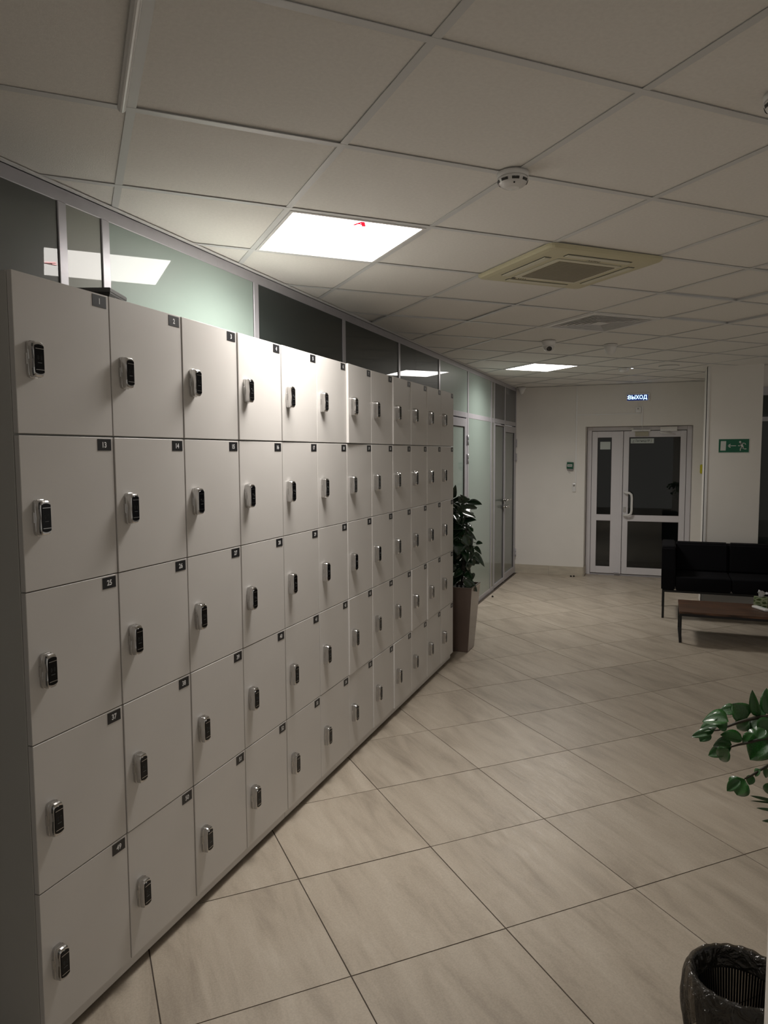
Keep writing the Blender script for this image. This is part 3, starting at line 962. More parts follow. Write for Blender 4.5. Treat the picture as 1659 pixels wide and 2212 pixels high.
# ------------------------------------------------------------ dark glazed partition right of the column
b = MB()
b.box((CX1 - 0.01, 8.88, 2.42), (XR, 8.96, H + 0.02), 'wall')
b.build('wall_header', kind='structure')
b = MB()
b.box((CX1 - 0.01, 8.85, 2.33), (XR, 8.93, 2.42), 'alu', bev=0.002)
w2 = b.build('window_2', kind='structure')
b = MB(); b.box((CX1 - 0.01, 8.86, 2.05), (XR, 8.93, 2.10), 'alu', bev=0.002); b.build('mid_rail', w2)
for xx in (CX1 - 0.005, 1.95, 2.95, 3.9):
    b = MB(); b.box((xx, 8.86, 0), (xx + 0.012 if xx < 1 else xx + 0.045, 8.93, 2.33), 'alu', bev=0.002); b.build('mullion', w2)
for xa, xb in ((CX1, 1.955), (1.99, 2.955), (2.99, 3.905)):
    for za, zb in ((0.04, 2.052), (2.098, 2.333)):
        b = MB(); b.box((xa, 8.89, za), (xb, 8.896, zb), 'smoke'); b.build('pane', w2)

# ------------------------------------------------------------ lockers
LX = -1.5957           # plane of the door faces
LY0, DW = 1.4546, 0.35771
ZR = [2.2045, 1.7767, 1.3495, 0.9226, 0.4942, 0.0650]
DT = 0.018
GAP = 0.003


def squircle(hy, hz, x, n=32, e=5.0):
    out = []
    for i in range(n):
        t = 2 * math.pi * i / n
        c, s_ = math.cos(t), math.sin(t)
        out.append((x, hy * math.copysign(abs(c) ** (2 / e), c), hz * math.copysign(abs(s_) ** (2 / e), s_)))
    return out


def lock_mesh():
    """chrome housing with a waisted side and a domed front, facing +x"""
    b = MB()
    rings = []
    for x, hy, hz in ((0.0, 0.0195, 0.0495), (0.010, 0.0200, 0.0500), (0.0106, 0.0192, 0.0492), (0.021, 0.0192, 0.0485), (0.0265, 0.0185, 0.0465), (0.0290, 0.0168, 0.0430)):
        r = squircle(hy, hz, x, 32, 5.0)
        if 0.0105 < x < 0.027:
            r = [(p[0], p[1] * (1 - 0.09 * math.exp(-(p[2] / 0.02) ** 2)), p[2]) for p in r]
        rings.append(r)
    b.loft(rings, 'chrome', smooth=False)
    # side tabs
    b.box((0.0, -0.0212, -0.014), (0.007, -0.0190, 0.016), 'chrome', bev=0.0005)
    me = b.mesh('lock_housing')
    return me


def reader_mesh():
    b = MB()
    k = [(0.0175, 0.0375), (0.0175, 0.0375)]
    out = []
    for x, hy, hz in ((0.0280, 0.0155, 0.0400), (0.0307, 0.0149, 0.0390)):
        pts = []
        for i in range(9):
            t = -1 + 2 * i / 8
            pts.append((x, hy * t, hz - 0.004 * t * t))
        for i in range(9):
            t = 1 - 2 * i / 8
            pts.append((x, hy * t, -hz + 0.004 * t * t))
        out.append(pts)
    b.loft(out, 'blackglass')
    for z in (0.0275, -0.0285):
        b.box((0.0303, -0.0140, z - 0.0008), (0.0315, 0.0140, z + 0.0008), 'chrome')
    # faint card-reader icon and a line of small print
    for r in (0.0030, 0.0055, 0.0080):
        for sgn in (-1, 1):
            pts = [(0.03105, sgn * r * math.cos(a), 0.004 + r * math.sin(a)) for a in [math.radians(-50 + 10 * i) for i in range(11)]]
            b.tube(pts, 0.00028, 'iconprint', n=4, smooth=False)
    b.box((0.0305, -0.007, -0.0105), (0.03105, 0.007, -0.0092), 'iconprint')
    return b.mesh('reader_panel')


LOCK, READER = lock_mesh(), reader_mesh()


def plate_mesh(n):
    b = MB()
    b.box((0.0, -0.0285, -0.0175), (0.0012, 0.0285, 0.0175), 'plate')
    add_text(b, str(n), 0.0235, (0.00145, 0, 0), (0, 1, 0), (0, 0, 1), 'print_white', bold=0.0007, sx=0.92)
    return b.mesh('number_plate')


def door_mesh(h, w):
    b = MB()
    b.box((-DT, -w, 0), (0, 0, h), 'laminate', bev=0.0012)
    return b.mesh('locker_door')


DM = {}
AJAR = {(6, 0): 0.034, (4, 0): 0.012, (8, 0): 0.02, (3, 0): 0.014, (6, 3): 0.02, (9, 3): 0.02, (10, 3): 0.024, (8, 4): 0.022, (7, 4): 0.014, (0, 0): 0.0}
BANKS = ['bank of white lockers nearest the camera, doors 1 to 4 along its top row',
         'middle bank of white lockers, doors 5 to 8 along its top row',
         'far bank of white lockers beside the potted rubber plant, doors 9 to 12 on top']
PLZ = 0.020
for bk in range(3):
    ya = LY0 + DW * 4 * bk
    yb = ya + DW * 4
    t = thing('locker_bank', BANKS[bk], 'lockers', (LX - 0.18, (ya + yb) / 2, 0), group='white locker banks in one row')
    bx = LX - DT - 0.0015
    b = MB()
    g = 0.0008
    b.box((bx - 0.29, ya + g, ZR[5] - 0.002), (bx, ya + 0.016, ZR[0]), 'carcass', bev=0.0006)
    b.box((bx - 0.29, yb - 0.016, ZR[5] - 0.002), (bx, yb - g, ZR[0]), 'carcass', bev=0.0006)
    b.box((bx - 0.29, ya + 0.016, ZR[5] - 0.002), (bx, yb - 0.016, ZR[5] + 0.014), 'carcass')
    b.box((bx - 0.29, ya + 0.016, ZR[0] - 0.016), (bx, yb - 0.016, ZR[0]), 'carcass')
    b.box((bx - 0.29, ya + 0.016, ZR[5] + 0.014), (bx - 0.284, yb - 0.016, ZR[0] - 0.016), 'carcass')
    for k in range(1, 4):
        b.box((bx - 0.284, ya + DW * k - 0.008, ZR[5] + 0.014), (bx - 0.0005, ya + DW * k + 0.008, ZR[0] - 0.016), 'carcass')
    for k in range(1, 5):
        b.box((bx - 0.284, ya + 0.016, ZR[k] - 0.008), (bx - 0.001, yb - 0.016, ZR[k] + 0.008), 'carcass')
    b.build('carcass', t)
    b = MB()
    b.box((LX - DT - 0.016, ya + 0.001 + (0.012 if bk == 0 else 0), PLZ), (LX - DT, yb - 0.001 - (0.014 if bk == 2 else 0), ZR[5] - 0.002), 'laminate_edge', bev=0.001)
    b.build('plinth', t)
    for fy in (ya + 0.06, ya + DW * 1.03, ya + DW * 2, ya + DW * 3.03, yb - 0.06):
        for fx in (LX - 0.075, LX - 0.26):
            b = MB(); b.lathe([(0.022, 0), (0.022, 0.006), (0.013, 0.012), (0.013, ZR[5] - 0.003)], (fx, fy, 0.0), 'blackplastic', n=14)
            b.build('foot', t)
    for c in range(4):
        col = bk * 4 + c
        for r in range(5):
            ztop = ZR[r] - (0.0 if r == 0 else GAP / 2 + (0.0012 if r == 1 else 0))
            zbot = ZR[r + 1] + (GAP / 2 if r < 4 else 0) + (0.0012 if r == 0 else 0)
            w = DW - GAP
            h = round(ztop - zbot, 5)
            if h not in DM:
                DM[h] = door_mesh(h, w)
            hinge = Vector((LX, LY0 + DW * (col + 1) - GAP / 2, zbot))
            ang = AJAR.get((col, r), random.uniform(0.0, 0.009) if col > 0 else random.uniform(0, 0.003))
            base = WM[t.name].translation
            d = put('locker_door', DM[h], t, loc=hinge - base, rot=(0, 0, ang))
            lz = (ZR[r] + ZR[r + 1]) / 2 - zbot - 0.013
            put('lock_housing', LOCK, d, loc=(0.0, -w + 0.0525, lz))
            put('reader_panel', READER, d, loc=(0.0, -w + 0.0525, lz))
            n = r * 12 + col + 1
            o = put('number_plate', plate_mesh(n), d, loc=(0.0, -0.0105 - 0.0285, h - 0.005 - 0.0175))
            o['label'] = 'black plate reading %d' % n

# grey topped box on the lockers
t = thing('router', 'grey topped black box lying on top of locker number 1', 'router', (-1.70, 1.93, ZR[0]), rz=0)
c0 = Vector((-1.640, 1.872, 0)); ex = Vector((-0.05, 0.135, 0)); ey = Vector((-0.135, -0.05, 0))


def quad(s, z):
    m_ = c0 + ex * 0.5 + ey * 0.5
    return [tuple((p - m_) * s + m_ + Vector((0, 0, z))) for p in (c0, c0 + ex, c0 + ex + ey, c0 + ey)]


b = MB(); b.loft([quad(0.80, ZR[0] + 0.0005), quad(0.97, ZR[0] + 0.026), quad(0.97, ZR[0] + 0.030)], 'blackplastic'); b.build('base', t)
b = MB(); b.loft([quad(0.975, ZR[0] + 0.030), quad(1.0, ZR[0] + 0.032), quad(1.0, ZR[0] + 0.040), quad(0.96, ZR[0] + 0.044)], 'slot_grey'); b.build('top_cover', t)
b = MB()
m1 = c0 + ex * 0.42
n_ = Vector((0.135, 0.05, 0)).normalized()
b.box((-0.009, -0.001, -0.006), (0.009, 0.002, 0.006), 'sign_white')
me = b.mesh('sticker')
ang = math.atan2(ex.y, ex.x)
put('sticker', me, t, loc=Vector((m1.x, m1.y, ZR[0] + 0.017)) + n_ * 0.0005 - n_ * 0.006 - WM[t.name].translation, rot=(0, 0, ang))

# ------------------------------------------------------------ ceiling lights
QZ = Matrix.Rotation(CA, 4, 'Z')


def cbox(mb, q0, r0, q1, r1, z0, z1, m, bev=0.0, seg=1):
    """box aligned to the ceiling grid, q and r in cells"""
    c = cpt((q0 + q1) / 2, (r0 + r1) / 2, 0)
    hq, hr = abs(q1 - q0) * 0.3, abs(r1 - r0) * 0.3
    v = mb.box((-hq, -hr, z0), (hq, hr, z1), m, bev=bev, seg=seg)
    bmesh.ops.transform(mb.bm, matrix=Matrix.Translation(c) @ QZ, verts=v)
    return v


def light_panel(q, r, label, letter=False):
    c = cpt(q + 0.5, r + 0.5)
    t = thing('ceiling_light', label, 'ceiling light', tuple(c), group='square lit panels in the ceiling grid')
    f = MB()
    e = 0.030
    for a in ((q + .022, r + .022, q + .978, r + e * 1.5), (q + .022, r + 1 - e * 1.5, q + .978, r + .978), (q + .022, r + e * 1.5, q + e * 1.5, r + 1 - e * 1.5), (q + 1 - e * 1.5, r + e * 1.5, q + .978, r + 1 - e * 1.5)):
        cbox(f, *a, H - 0.004, H + 0.03, 'white', bev=0.001)
    cbox(f, q + .022, r + .022, q + .978, r + .978, H + 0.03, H + 0.034, 'white')
    f.build('frame', t)
    d = MB(); cbox(d, q + 0.044, r + 0.044, q + 0.956, r + 0.956, H - 0.0015, H + 0.001, 'diffuser'); d.build('diffuser', t)
    ld = bpy.data.lights.new('panel_light', 'AREA')
    ld.shape = 'SQUARE'
    ld.size = 0.545
    ld.energy = LAMP_W
    ld.color = LAMP_COL
    ld.spread = math.radians(150)
    lo = bpy.data.objects.new('panel_light', ld)
    C.objects.link(lo)
    lo.parent = t
    lo.location = (0, 0, -0.0035)
    lo.rotation_euler = (0, 0, CA)
    if letter:
        d = MB()
        z = H - 0.0045

        def bar(a, c_, w):
            A, B = cpt(*a, z), cpt(*c_, z)
            dd = (B - A).normalized(); n = Vector((-dd.y, dd.x, 0)) * w / 2
            d.prism([A - n, A + n, B + n, B - n], (0, 0, -0.0003), 'red')
        bar((0.520, 1.048), (0.487, 1.130), 0.013)
        bar((0.520, 1.048), (0.562, 1.134), 0.016)
        bar((0.503, 1.090), (0.545, 1.100), 0.011)
        d.build('red_letter', t)
    return t


light_panel(0, 1, 'nearer lit square ceiling panel with a small red letter, above the lockers', True)
light_panel(6, 7, 'farther lit square ceiling panel, small and bright near the far end')

# ------------------------------------------------------------ cassette air conditioner
q, r = 2.0, 1.0
t = thing('air_conditioner', 'yellowed square cassette air conditioner in the ceiling', 'air conditioner', tuple(cpt(2.5, 1.5)))
b = MB()
ZA = H - 0.024
E0, E1 = -0.035, 1.045


def frame_strip(mb, o0, o1, i0, i1, z0, z1, m, bev=0.0):
    cbox(mb, q + o0, r + o0, q + o1, r + i0, z0, z1, m, bev)
    cbox(mb, q + o0, r + i1, q + o1, r + o1, z0, z1, m, bev)
    cbox(mb, q + o0, r + i0, q + i0, r + i1, z0, z1, m, bev)
    cbox(mb, q + i1, r + i0, q + o1, r + i1, z0, z1, m, bev)


def rsq(o0, o1, z, rad=0.05, n=5):
    pts = []
    for (cx_, cy_, a0) in ((o1 - rad, o1 - rad, 0), (o0 + rad, o1 - rad, 90), (o0 + rad, o0 + rad, 180), (o1 - rad, o0 + rad, 270)):
        for i in range(n):
            a = math.radians(a0 + 90 * i / (n - 1))
            pts.append(tuple(cpt(q + cx_ + rad * math.cos(a), r + cy_ + rad * math.sin(a), z)))
    return pts


b.loft([rsq(E0, E1, H - 0.001), rsq(E0, E1, H - 0.012), rsq(E0 + 0.012, E1 - 0.012, ZA + 0.004), rsq(E0 + 0.05, E1 - 0.05, ZA), rsq(0.19, 0.82, ZA - 0.001, 0.02)], 'cream', cap1=False, cap0=True)
b.build('panel', t)
b = MB(); b.loft([rsq(0.195, 0.815, ZA + 0.002, 0.02), rsq(0.195, 0.815, ZA - 0.004, 0.02), rsq(0.205, 0.805, ZA - 0.006, 0.02)], 'cream_light'); gr = b.build('intake_grille', t)
b = MB(); cbox(b, q + 0.235, r + 0.235, q + 0.775, r + 0.745, ZA - 0.0075, ZA - 0.0055, 'mesh_olive'); b.build('filter_mesh', gr)
for i in range(26):
    b = MB() if i == 0 else b
    v = 0.24 + i * 0.0202
    cbox(b, q + 0.235, r + v, q + 0.775, r + v + 0.006, ZA - 0.0095, ZA - 0.0074, 'beige')
o = b.build('grille_slats', gr, kind='stuff')
for a in ((0.2, 0.075, 0.8, 0.125), (0.2, 0.885, 0.8, 0.935), (0.075, 0.2, 0.125, 0.8), (0.885, 0.2, 0.935, 0.8)):
    b = MB()
    cbox(b, q + a[0] - .008, r + a[1] - .008, q + a[2] + .008, r + a[3] + .008, ZA - 0.0012, ZA + 0.002, 'slot')
    cbox(b, q + a[0], r + a[1], q + a[2], r + a[3], ZA - 0.006, ZA - 0.0010, 'cream_light', bev=0.001)
    b.build('louvre_flap', t)
b = MB()
add_text(b, 'MDV', 0.030, tuple(cpt(q + 0.50, r + 0.160, ZA - 0.0018)), tuple(-CQ), tuple(CR), 'slot', width=0.075)
b.build('maker_mark', t)
b = MB()
o_ = cpt(q + 0.30, r + 0.845, ZA - 0.002)
cbox(b, q + 0.10 + .1, r + 0.838, q + 0.235, r + 0.856, ZA - 0.003, ZA - 0.001, 'slot')
for k in range(4):
    cbox(b, q + 0.265 + k * 0.022, r + 0.842, q + 0.272 + k * 0.022, r + 0.85, ZA - 0.003, ZA - 0.001, 'slot')
b.build('display', t)

# ------------------------------------------------------------ square air diffuser
t = thing('air_diffuser', 'square louvred air diffuser in the ceiling beyond the air conditioner', 'vent', tuple(cpt(4.5, 3.5)))
q, r = 4.0, 3.0
b = MB()
b.loft([rsq(0.02, 0.98, H + 0.001, 0.004, 2), rsq(0.02, 0.98, H - 0.004, 0.004, 2), rsq(0.08, 0.92, H - 0.006, 0.004, 2), rsq(0.09, 0.91, H + 0.03, 0.004, 2)], 'white', cap0=False, cap1=False)
b.build('frame', t)
b = MB(); b.loft([rsq(0.085, 0.915, H + 0.055, 0.004, 2), rsq(0.085, 0.915, H + 0.06, 0.004, 2)], 'slot'); b.build('duct_box', t)
for k in range(6):
    o0 = 0.105 + 0.062 * k
    if k == 5:
        b = MB(); b.loft([rsq(o0, 1 - o0, H - 0.005, 0.004, 2), rsq(o0 + .04, .96 - o0, H + 0.012, 0.004, 2)], 'white')
        b.build('centre_plate', t)
        continue
    b = MB()
    b.loft([rsq(o0, 1 - o0, H - 0.006, 0.003, 2), rsq(o0 + 0.045, 0.955 - o0, H + 0.022, 0.003, 2)], 'white', cap0=False, cap1=False)
    b.loft([rsq(o0 + .003, .997 - o0, H - 0.0055, 0.003, 2), rsq(o0 + 0.048, 0.952 - o0, H + 0.0225, 0.003, 2)], 'white', cap0=False, cap1=False)
    b.loft([rsq(o0 - .002, 1.002 - o0, H - 0.0062, 0.003, 2), rsq(o0 + .013, .987 - o0, H - 0.0062, 0.003, 2), rsq(o0 + .013, .987 - o0, H - 0.004, 0.003, 2)], 'white', cap0=False, cap1=False)
    b.build('louvre', t)

# ------------------------------------------------------------ detectors and cameras on the ceiling


def smoke(loc, label, s=1.0, slots=True):
    x, y = loc
    t = thing('smoke_detector', label, 'smoke detector', (x, y, H - 0.001))
    b = MB()
    b.lathe([(0.052 * s, 0), (0.052 * s, -0.014 * s), (0.0505 * s, -0.0155 * s)], (x, y, H - 0.001), 'white', n=32, smooth=True)
    b.build('base', t)
    b = MB()
    b.lathe([(0.0495 * s, -0.0160 * s), (0.0495 * s, -0.024 * s), (0.046 * s, -0.032 * s), (0.038 * s, -0.040 * s), (0.024 * s, -0.047 * s), (0.0, -0.049 * s)], (x, y, H - 0.001), 'white_gloss', n=32, cap1=False)
    hd = b.build('head', t)
    if slots:
        for k in range(8):
            a0 = math.radians(45 * k + 8)
            b = MB()
            pts0, pts1 = [], []
            for i in range(5):
                a = a0 + math.radians(29) * i / 4
                pts0.append((x + 0.0493 * s * math.cos(a), y + 0.0493 * s * math.sin(a), H - 0.0255 * s))
                pts1.append((x + 0.0468 * s * math.cos(a), y + 0.0468 * s * math.sin(a), H - 0.0335 * s))
            n_ = Vector((math.cos(a0 + .25), math.sin(a0 + .25), -0.2)).normalized() * 0.0012
            P0 = [Vector(p) + n_ for p in pts0]; P1 = [Vector(p) + n_ for p in pts1]
            b.prism(P0 + P1[::-1], -n_ * 0.8, 'slot')
            b.build('vent_slot', hd)
        b = MB(); b.lathe([(0.003 * s, 0), (0.003 * s, 0.0015)], (x + 0.012, y - 0.036 * s, H - 0.0415 * s), 'slot', n=8, axis=(0.2, -0.6, -0.7)); b.build('indicator', hd)
        b = MB()
        b.lathe([(0.021 * s, 0), (0.021 * s, -0.001)], (x, y, H - 0.0478 * s), 'white', n=24)
        b.build('test_cap', hd)
    return t


smoke((-0.483, 2.462), 'large white smoke detector on a ceiling bar nearest the lens')
smoke((0.275, 2.190), 'white smoke detector cut by the right edge of the picture')
smoke((-0.418, 8.42), 'small white smoke detector near the far end of the ceiling', 1.0, False)

# dome camera
X_, Y_ = -0.897, 6.15
t = thing('security_camera', 'white dome security camera with black lens on the ceiling', 'camera', (X_, Y_, H))
b = MB(); b.lathe([(0.055, 0), (0.055, -0.014), (0.051, -0.03), (0.046, -0.045)], (X_, Y_, H), 'white', n=28); b.build('base', t)
b = MB(); b.lathe([(0.044, -0.040), (0.043, -0.055), (0.036, -0.072), (0.022, -0.084), (0.0, -0.088)], (X_, Y_, H), 'white_gloss', n=28, cap1=False); ball = b.build('ball', t)
ax = Vector((0.25, -0.85, -0.5)).normalized()
cen = Vector((X_, Y_, H - 0.048))
b = MB()
b.lathe([(0.026, 0.028), (0.026, 0.0415), (0.022, 0.0425)], tuple(cen), 'white', n=24, axis=tuple(ax)); b.build('lens_ring', ball)
b = MB(); b.lathe([(0.0215, 0.0415), (0.0215, 0.0430), (0.012, 0.0455), (0.0, 0.0465)], tuple(cen), 'lens', n=24, axis=tuple(ax), cap1=False); b.build('lens', ball)
# bowl shaped motion sensor
X_, Y_ = -0.437, 6.57
t = thing('motion_sensor', 'plain white bowl shaped sensor on the ceiling right of the dome camera', 'sensor', (X_, Y_, H))
b = MB(); b.lathe([(0.056, 0), (0.056, -0.010)], (X_, Y_, H), 'white', n=28); b.build('base', t)
b = MB(); b.lathe([(0.054, -0.010), (0.050, -0.035), (0.042, -0.06), (0.030, -0.078), (0.014, -0.088), (0.0, -0.09)], (X_, Y_, H), 'white', n=28, cap1=False); b.build('cover', t)
# corner sensor
t = thing('corner_sensor', 'small white cone sensor in the far left corner under the ceiling', 'sensor', (-1.865, 10.27, H))
b = MB(); b.lathe([(0.062, 0), (0.062, -0.012)], (-1.865, 10.27, H - 0.005), 'white', n=24); b.build('base', t)
b = MB(); b.lathe([(0.058, -0.012), (0.040, -0.05), (0.022, -0.085), (0.0, -0.095)], (-1.865, 10.27, H - 0.005), 'white', n=24, cap1=False); b.build('cover', t)
# small lit emergency fitting and a flush round fitting
t = thing('indicator_lamp', 'tiny bluish lit fitting beside the far smoke detector', 'lamp', (-0.33, 8.42, H))
b = MB(); b.lathe([(0.02, 0), (0.018, -0.008)], (-0.33, 8.42, H), 'white', n=16); b.build('body', t)
b = MB(); b.lathe([(0.011, 0), (0.011, -0.003)], (-0.33, 8.42, H - 0.008), 'led', n=16); b.build('led', t)
t = thing('round_downlight', 'flush round unlit fitting in the ceiling left of the column top', 'ceiling light', (0.043, 8.43, H))
b = MB(); b.lathe([(0.105, -0.001), (0.105, -0.005), (0.098, -0.007), (0.09, -0.004)], (0.043, 8.43, H), 'white', n=32); b.build('rim', t)
b = MB(); b.lathe([(0.09, -0.003), (0.088, -0.0048)], (0.043, 8.43, H), 'tile_ceiling', n=32); b.build('cover', t)

# ------------------------------------------------------------ leaves


def leaf_mesh(name, m, nseg=8, fold=0.18, droop=0.25, shape=0.55, vein=True):
    """unit leaf: from the origin along +x, width 1 across y, thin solid"""
    b = MB()
    rows = []
    for i in range(nseg + 1):
        u = i / nseg
        w = 0.5 * (math.sin(math.pi * u ** shape) ** 0.75) if 0 < u < 1 else 0.012
        zc = -droop * u * u
        rows.append([(u, s_ * w, zc + fold * abs(s_) * w * 2 * 0.5 - (0.0 if abs(s_) > .01 else 0.02)) for s_ in (-1, -0.5, 0, 0.5, 1)])
    k = b.mi(m)
    for sgn in (0, 1):
        V = [[b.bm.verts.new((p[0], p[1], p[2] - sgn * 0.008)) for p in r_] for r_ in rows]
        for a, c in zip(V, V[1:]):
            for j in range(4):
                f = b.bm.faces.new([a[j], a[j + 1], c[j + 1], c[j]] if sgn else [a[j], c[j], c[j + 1], a[j + 1]])
                f.smooth = True
                f.material_index = k
        if sgn == 0:
            T = V
        else:
            B = V
    n = len(rows)
    for j in (0, 4):
        for i in range(n - 1):
            f = b.bm.faces.new([T[i][j], T[i + 1][j], B[i + 1][j], B[i][j]])
            f.material_index = k
    return b.mesh(name)


def place_leaf(me, parent, a, c, w, roll=0.0, name='leaf', face=None):
    a, c = Vector(a), Vector(c)
    d = c - a
    L = d.length
    ex_ = d.normalized()
    up = face if face is not None else Vector((0, 0, 1))
    ez = up - ex_ * up.dot(ex_)
    if ez.length < 0.05:
        ez = Vector((0, -1, 0)) - ex_ * (-ex_.y)
    ez.normalize()
    ez = Matrix.Rotation(roll, 3, ex_) @ ez
    ey_ = ez.cross(ex_)
    R = Matrix((ex_ * L, ey_ * w, ez * max(w, L * 0.5))).transposed().to_4x4()
    R.translation = a
    o = bpy.data.objects.new(name, me)
    C.objects.link(o)
    o.parent = parent
    loc, rot, sca = R.decompose()
    o.matrix_basis = WM[parent.name].inverted() @ R
    return o


CAMP = Vector((0, 0, CAMH))
# ---- rubber plant in a tall square planter behind the lockers
PC = Vector((-1.645, 6.115, 0))
t = thing('planter', 'tall tapering glossy taupe planter behind the far end of the lockers', 'planter', tuple(PC))
hb, ht, PZ = 0.112, 0.158, 0.575


def sqr(h_, z):
    return [(PC.x + u * h_, PC.y + v * h_, z) for u, v in ((-1, -1), (1, -1), (1, 1), (-1, 1))]


b = MB()
b.loft([sqr(hb - .004, 0.0), sqr(hb, 0.006), sqr(ht - 0.004, PZ - 0.02), sqr(ht, PZ - 0.004), sqr(ht - 0.002, PZ), sqr(ht - 0.014, PZ), sqr(ht - 0.018, PZ - 0.05)], 'taupe', cap1=False)
b.build('pot', t)
b = MB(); b.loft([sqr(ht - 0.02, PZ - 0.06), sqr(ht - 0.0165, PZ - 0.03)], 'soil'); b.build('soil', t)
t = thing('rubber_plant', 'dark glossy rubber plant standing in the tall taupe planter', 'plant', (PC.x, PC.y, PZ - 0.03))
LFI = [leaf_mesh('ficus_leaf', 'ficus', 8, 0.25, 0.12, 0.62), leaf_mesh('ficus_leaf_b', 'ficus', 8, 0.35, 0.3, 0.6)]
stems = [[(-1.70, 6.08), (-1.705, 6.07), (-1.69, 6.08), (-1.70, 6.08)], [(-1.665, 6.13), (-1.65, 6.13), (-1.63, 6.12), (-1.62, 6.12)], [(-1.62, 6.09), (-1.60, 6.08), (-1.58, 6.07), (-1.56, 6.05)]]
SZ = [(0.53, 0.8, 1.1, 1.38), (0.53, 0.8, 1.05, 1.33), (0.53, 0.75, 0.95, 1.15)]
SP = []
for s_, zs in zip(stems, SZ):
    pts = [(x, y, z) for (x, y), z in zip(s_, zs)]
    b = MB(); b.tube(pts, 0.009, 'stem_dark', n=8, r2=0.005); b.build('stem', t)
    for k in range(3):
        for u in range(10):
            a, c = Vector(pts[k]), Vector(pts[k + 1])
            SP.append(a.lerp(c, u / 10))
b = MB(); b.tube([(-1.585, 6.1, 0.53), (-1.59, 6.1, 0.8), (-1.55, 6.06, 0.95)], 0.006, 'stem_dark', n=6, r2=0.003); b.build('stem', t)
twig = []
for i, L_ in enumerate(FI):
    a, c, w = L_[0:3], L_[3:6], L_[6]
    face = (CAMP - Vector(a)).normalized() * 0.8 + Vector((0.15, 0, 0.75))
    place_leaf(LFI[i % 2], t, a, c, w * 1.6, random.uniform(-0.35, 0.35), face=face)
    near = min(SP, key=lambda p: (p - Vector(a)).length)
    twig.append((near, Vector(a)))
for i in range(60):
    p = random.choice([s_ for s_ in SP if s_.z > 0.68])
    th = random.uniform(0, 2 * math.pi)
    L_ = random.uniform(0.10, 0.17)
    d_ = Vector((math.cos(th) * 0.75 - 0.12, math.sin(th) * 0.75, random.uniform(-0.75, 0.45))).normalized()
    a = p + d_ * 0.03
    c = a + d_ * L_
    if c.x > -1.49 or c.x < -1.85 or c.y < 5.80:
        continue
    place_leaf(LFI[i % 2], t, a, c, L_ * random.uniform(0.5, 0.66), random.uniform(-0.4, 0.4), face=(CAMP - a).normalized() * 0.7 + Vector((0, 0, 0.6)))
    twig.append((p, a))
b = MB()
for a, c in twig:
    if (c - a).length > 0.012:
        b.tube([a, (a + c) / 2 + Vector((0, 0, 0.006)), c], 0.0028, 'stem_dark', n=5)
b.build('leaf_stalks', t, kind='stuff')

# ---- zz plant coming in from the right
ZC = Vector((0.74, 2.42, 0))
t = thing('planter', 'grey round planter with the arching plant just outside the right edge', 'planter', tuple(ZC))
b = MB(); b.lathe([(0.12, 0), (0.15, 0.40), (0.155, 0.42), (0.14, 0.42), (0.135, 0.38)], tuple(ZC), 'terracotta', n=32, cap1=False); b.build('pot', t)
b = MB(); b.lathe([(0.130, 0.365), (0.134, 0.385)], tuple(ZC), 'soil', n=32); b.build('soil', t)
t = thing('zz_plant', 'glossy green zz plant with arching fronds entering at the right edge', 'plant', (ZC.x, ZC.y, 0.38))
LZ = [leaf_mesh('zz_leaf', 'zz', 8, 0.3, 0.15, 0.8), leaf_mesh('zz_leaf_b', 'zz', 8, 0.5, 0.35, 0.75)]


def frond(stem_pts, leaves, root, mid, m=LZ, far=0):
    full = [root] + mid + list(stem_pts)
    b = MB(); b.tube(full[::-1], 0.0022, 'stem', n=8, r2=0.009); st_ = b.build('frond_stem', t)
    for i, L_ in enumerate(leaves):
        a, c, w = Vector(L_[0:3]), Vector(L_[3:6]), L_[6]
        face = (CAMP - a).normalized() * 0.9 + Vector((random.uniform(-.3, .1), 0, 0.55))
        place_leaf(m[i % len(m)], t, a, c, w * 1.5, random.uniform(-0.3, 0.3), face=face)
    # the part outside the picture carries leaves as well
    pts = [Vector(p) for p in mid] + [Vector(stem_pts[0])]
    for k in range(len(pts) - 1):
        for u in (0.15, 0.5, 0.85):
            p = pts[k].lerp(pts[k + 1], u)
            d = (pts[k + 1] - pts[k]).normalized()
            for sg in (-1, 1):
                side = d.cross(Vector((0, -1, 0.3))).normalized() * sg
                e_ = p + (d * 0.5 + side).normalized() * 0.062
                if px(e_) and px(e_)[0] < 1662:
                    continue
                place_leaf(m[k % len(m)], t, p, e_, 0.032, 0.2 * sg, face=Vector((0, -0.7, 0.7)))


frond(S1, F1, (0.72, 2.41, 0.37), [(0.66, 2.39, 0.62), (0.54, 2.35, 0.84), (0.40, 2.31, 0.945)])
frond(S2, F2, (0.75, 2.38, 0.37), [(0.69, 2.34, 0.56), (0.57, 2.30, 0.76), (0.42, 2.27, 0.885)])
frond(S3, F3, (0.71, 2.43, 0.37), [(0.64, 2.40, 0.56), (0.52, 2.36, 0.73), (0.40, 2.32, 0.81)])
frond([(0.62, 2.3, 1.02)], [], (0.76, 2.44, 0.37), [(0.76, 2.42, 0.65), (0.71, 2.37, 0.9)])
t = thing('palm', 'thin pointed palm leaves low at the right edge above the bin', 'plant', (0.70, 2.45, 0.38))
LP = [leaf_mesh('palm_leaf', 'palm', 8, 0.2, 0.03, 0.9)]
b = MB(); b.tube([(0.345, 2.36, 0.70), (0.36, 2.365, 0.60), (0.45, 2.40, 0.50), (0.68, 2.45, 0.37)], 0.003, 'stem', n=8, r2=0.005); b.build('frond_stem', t)
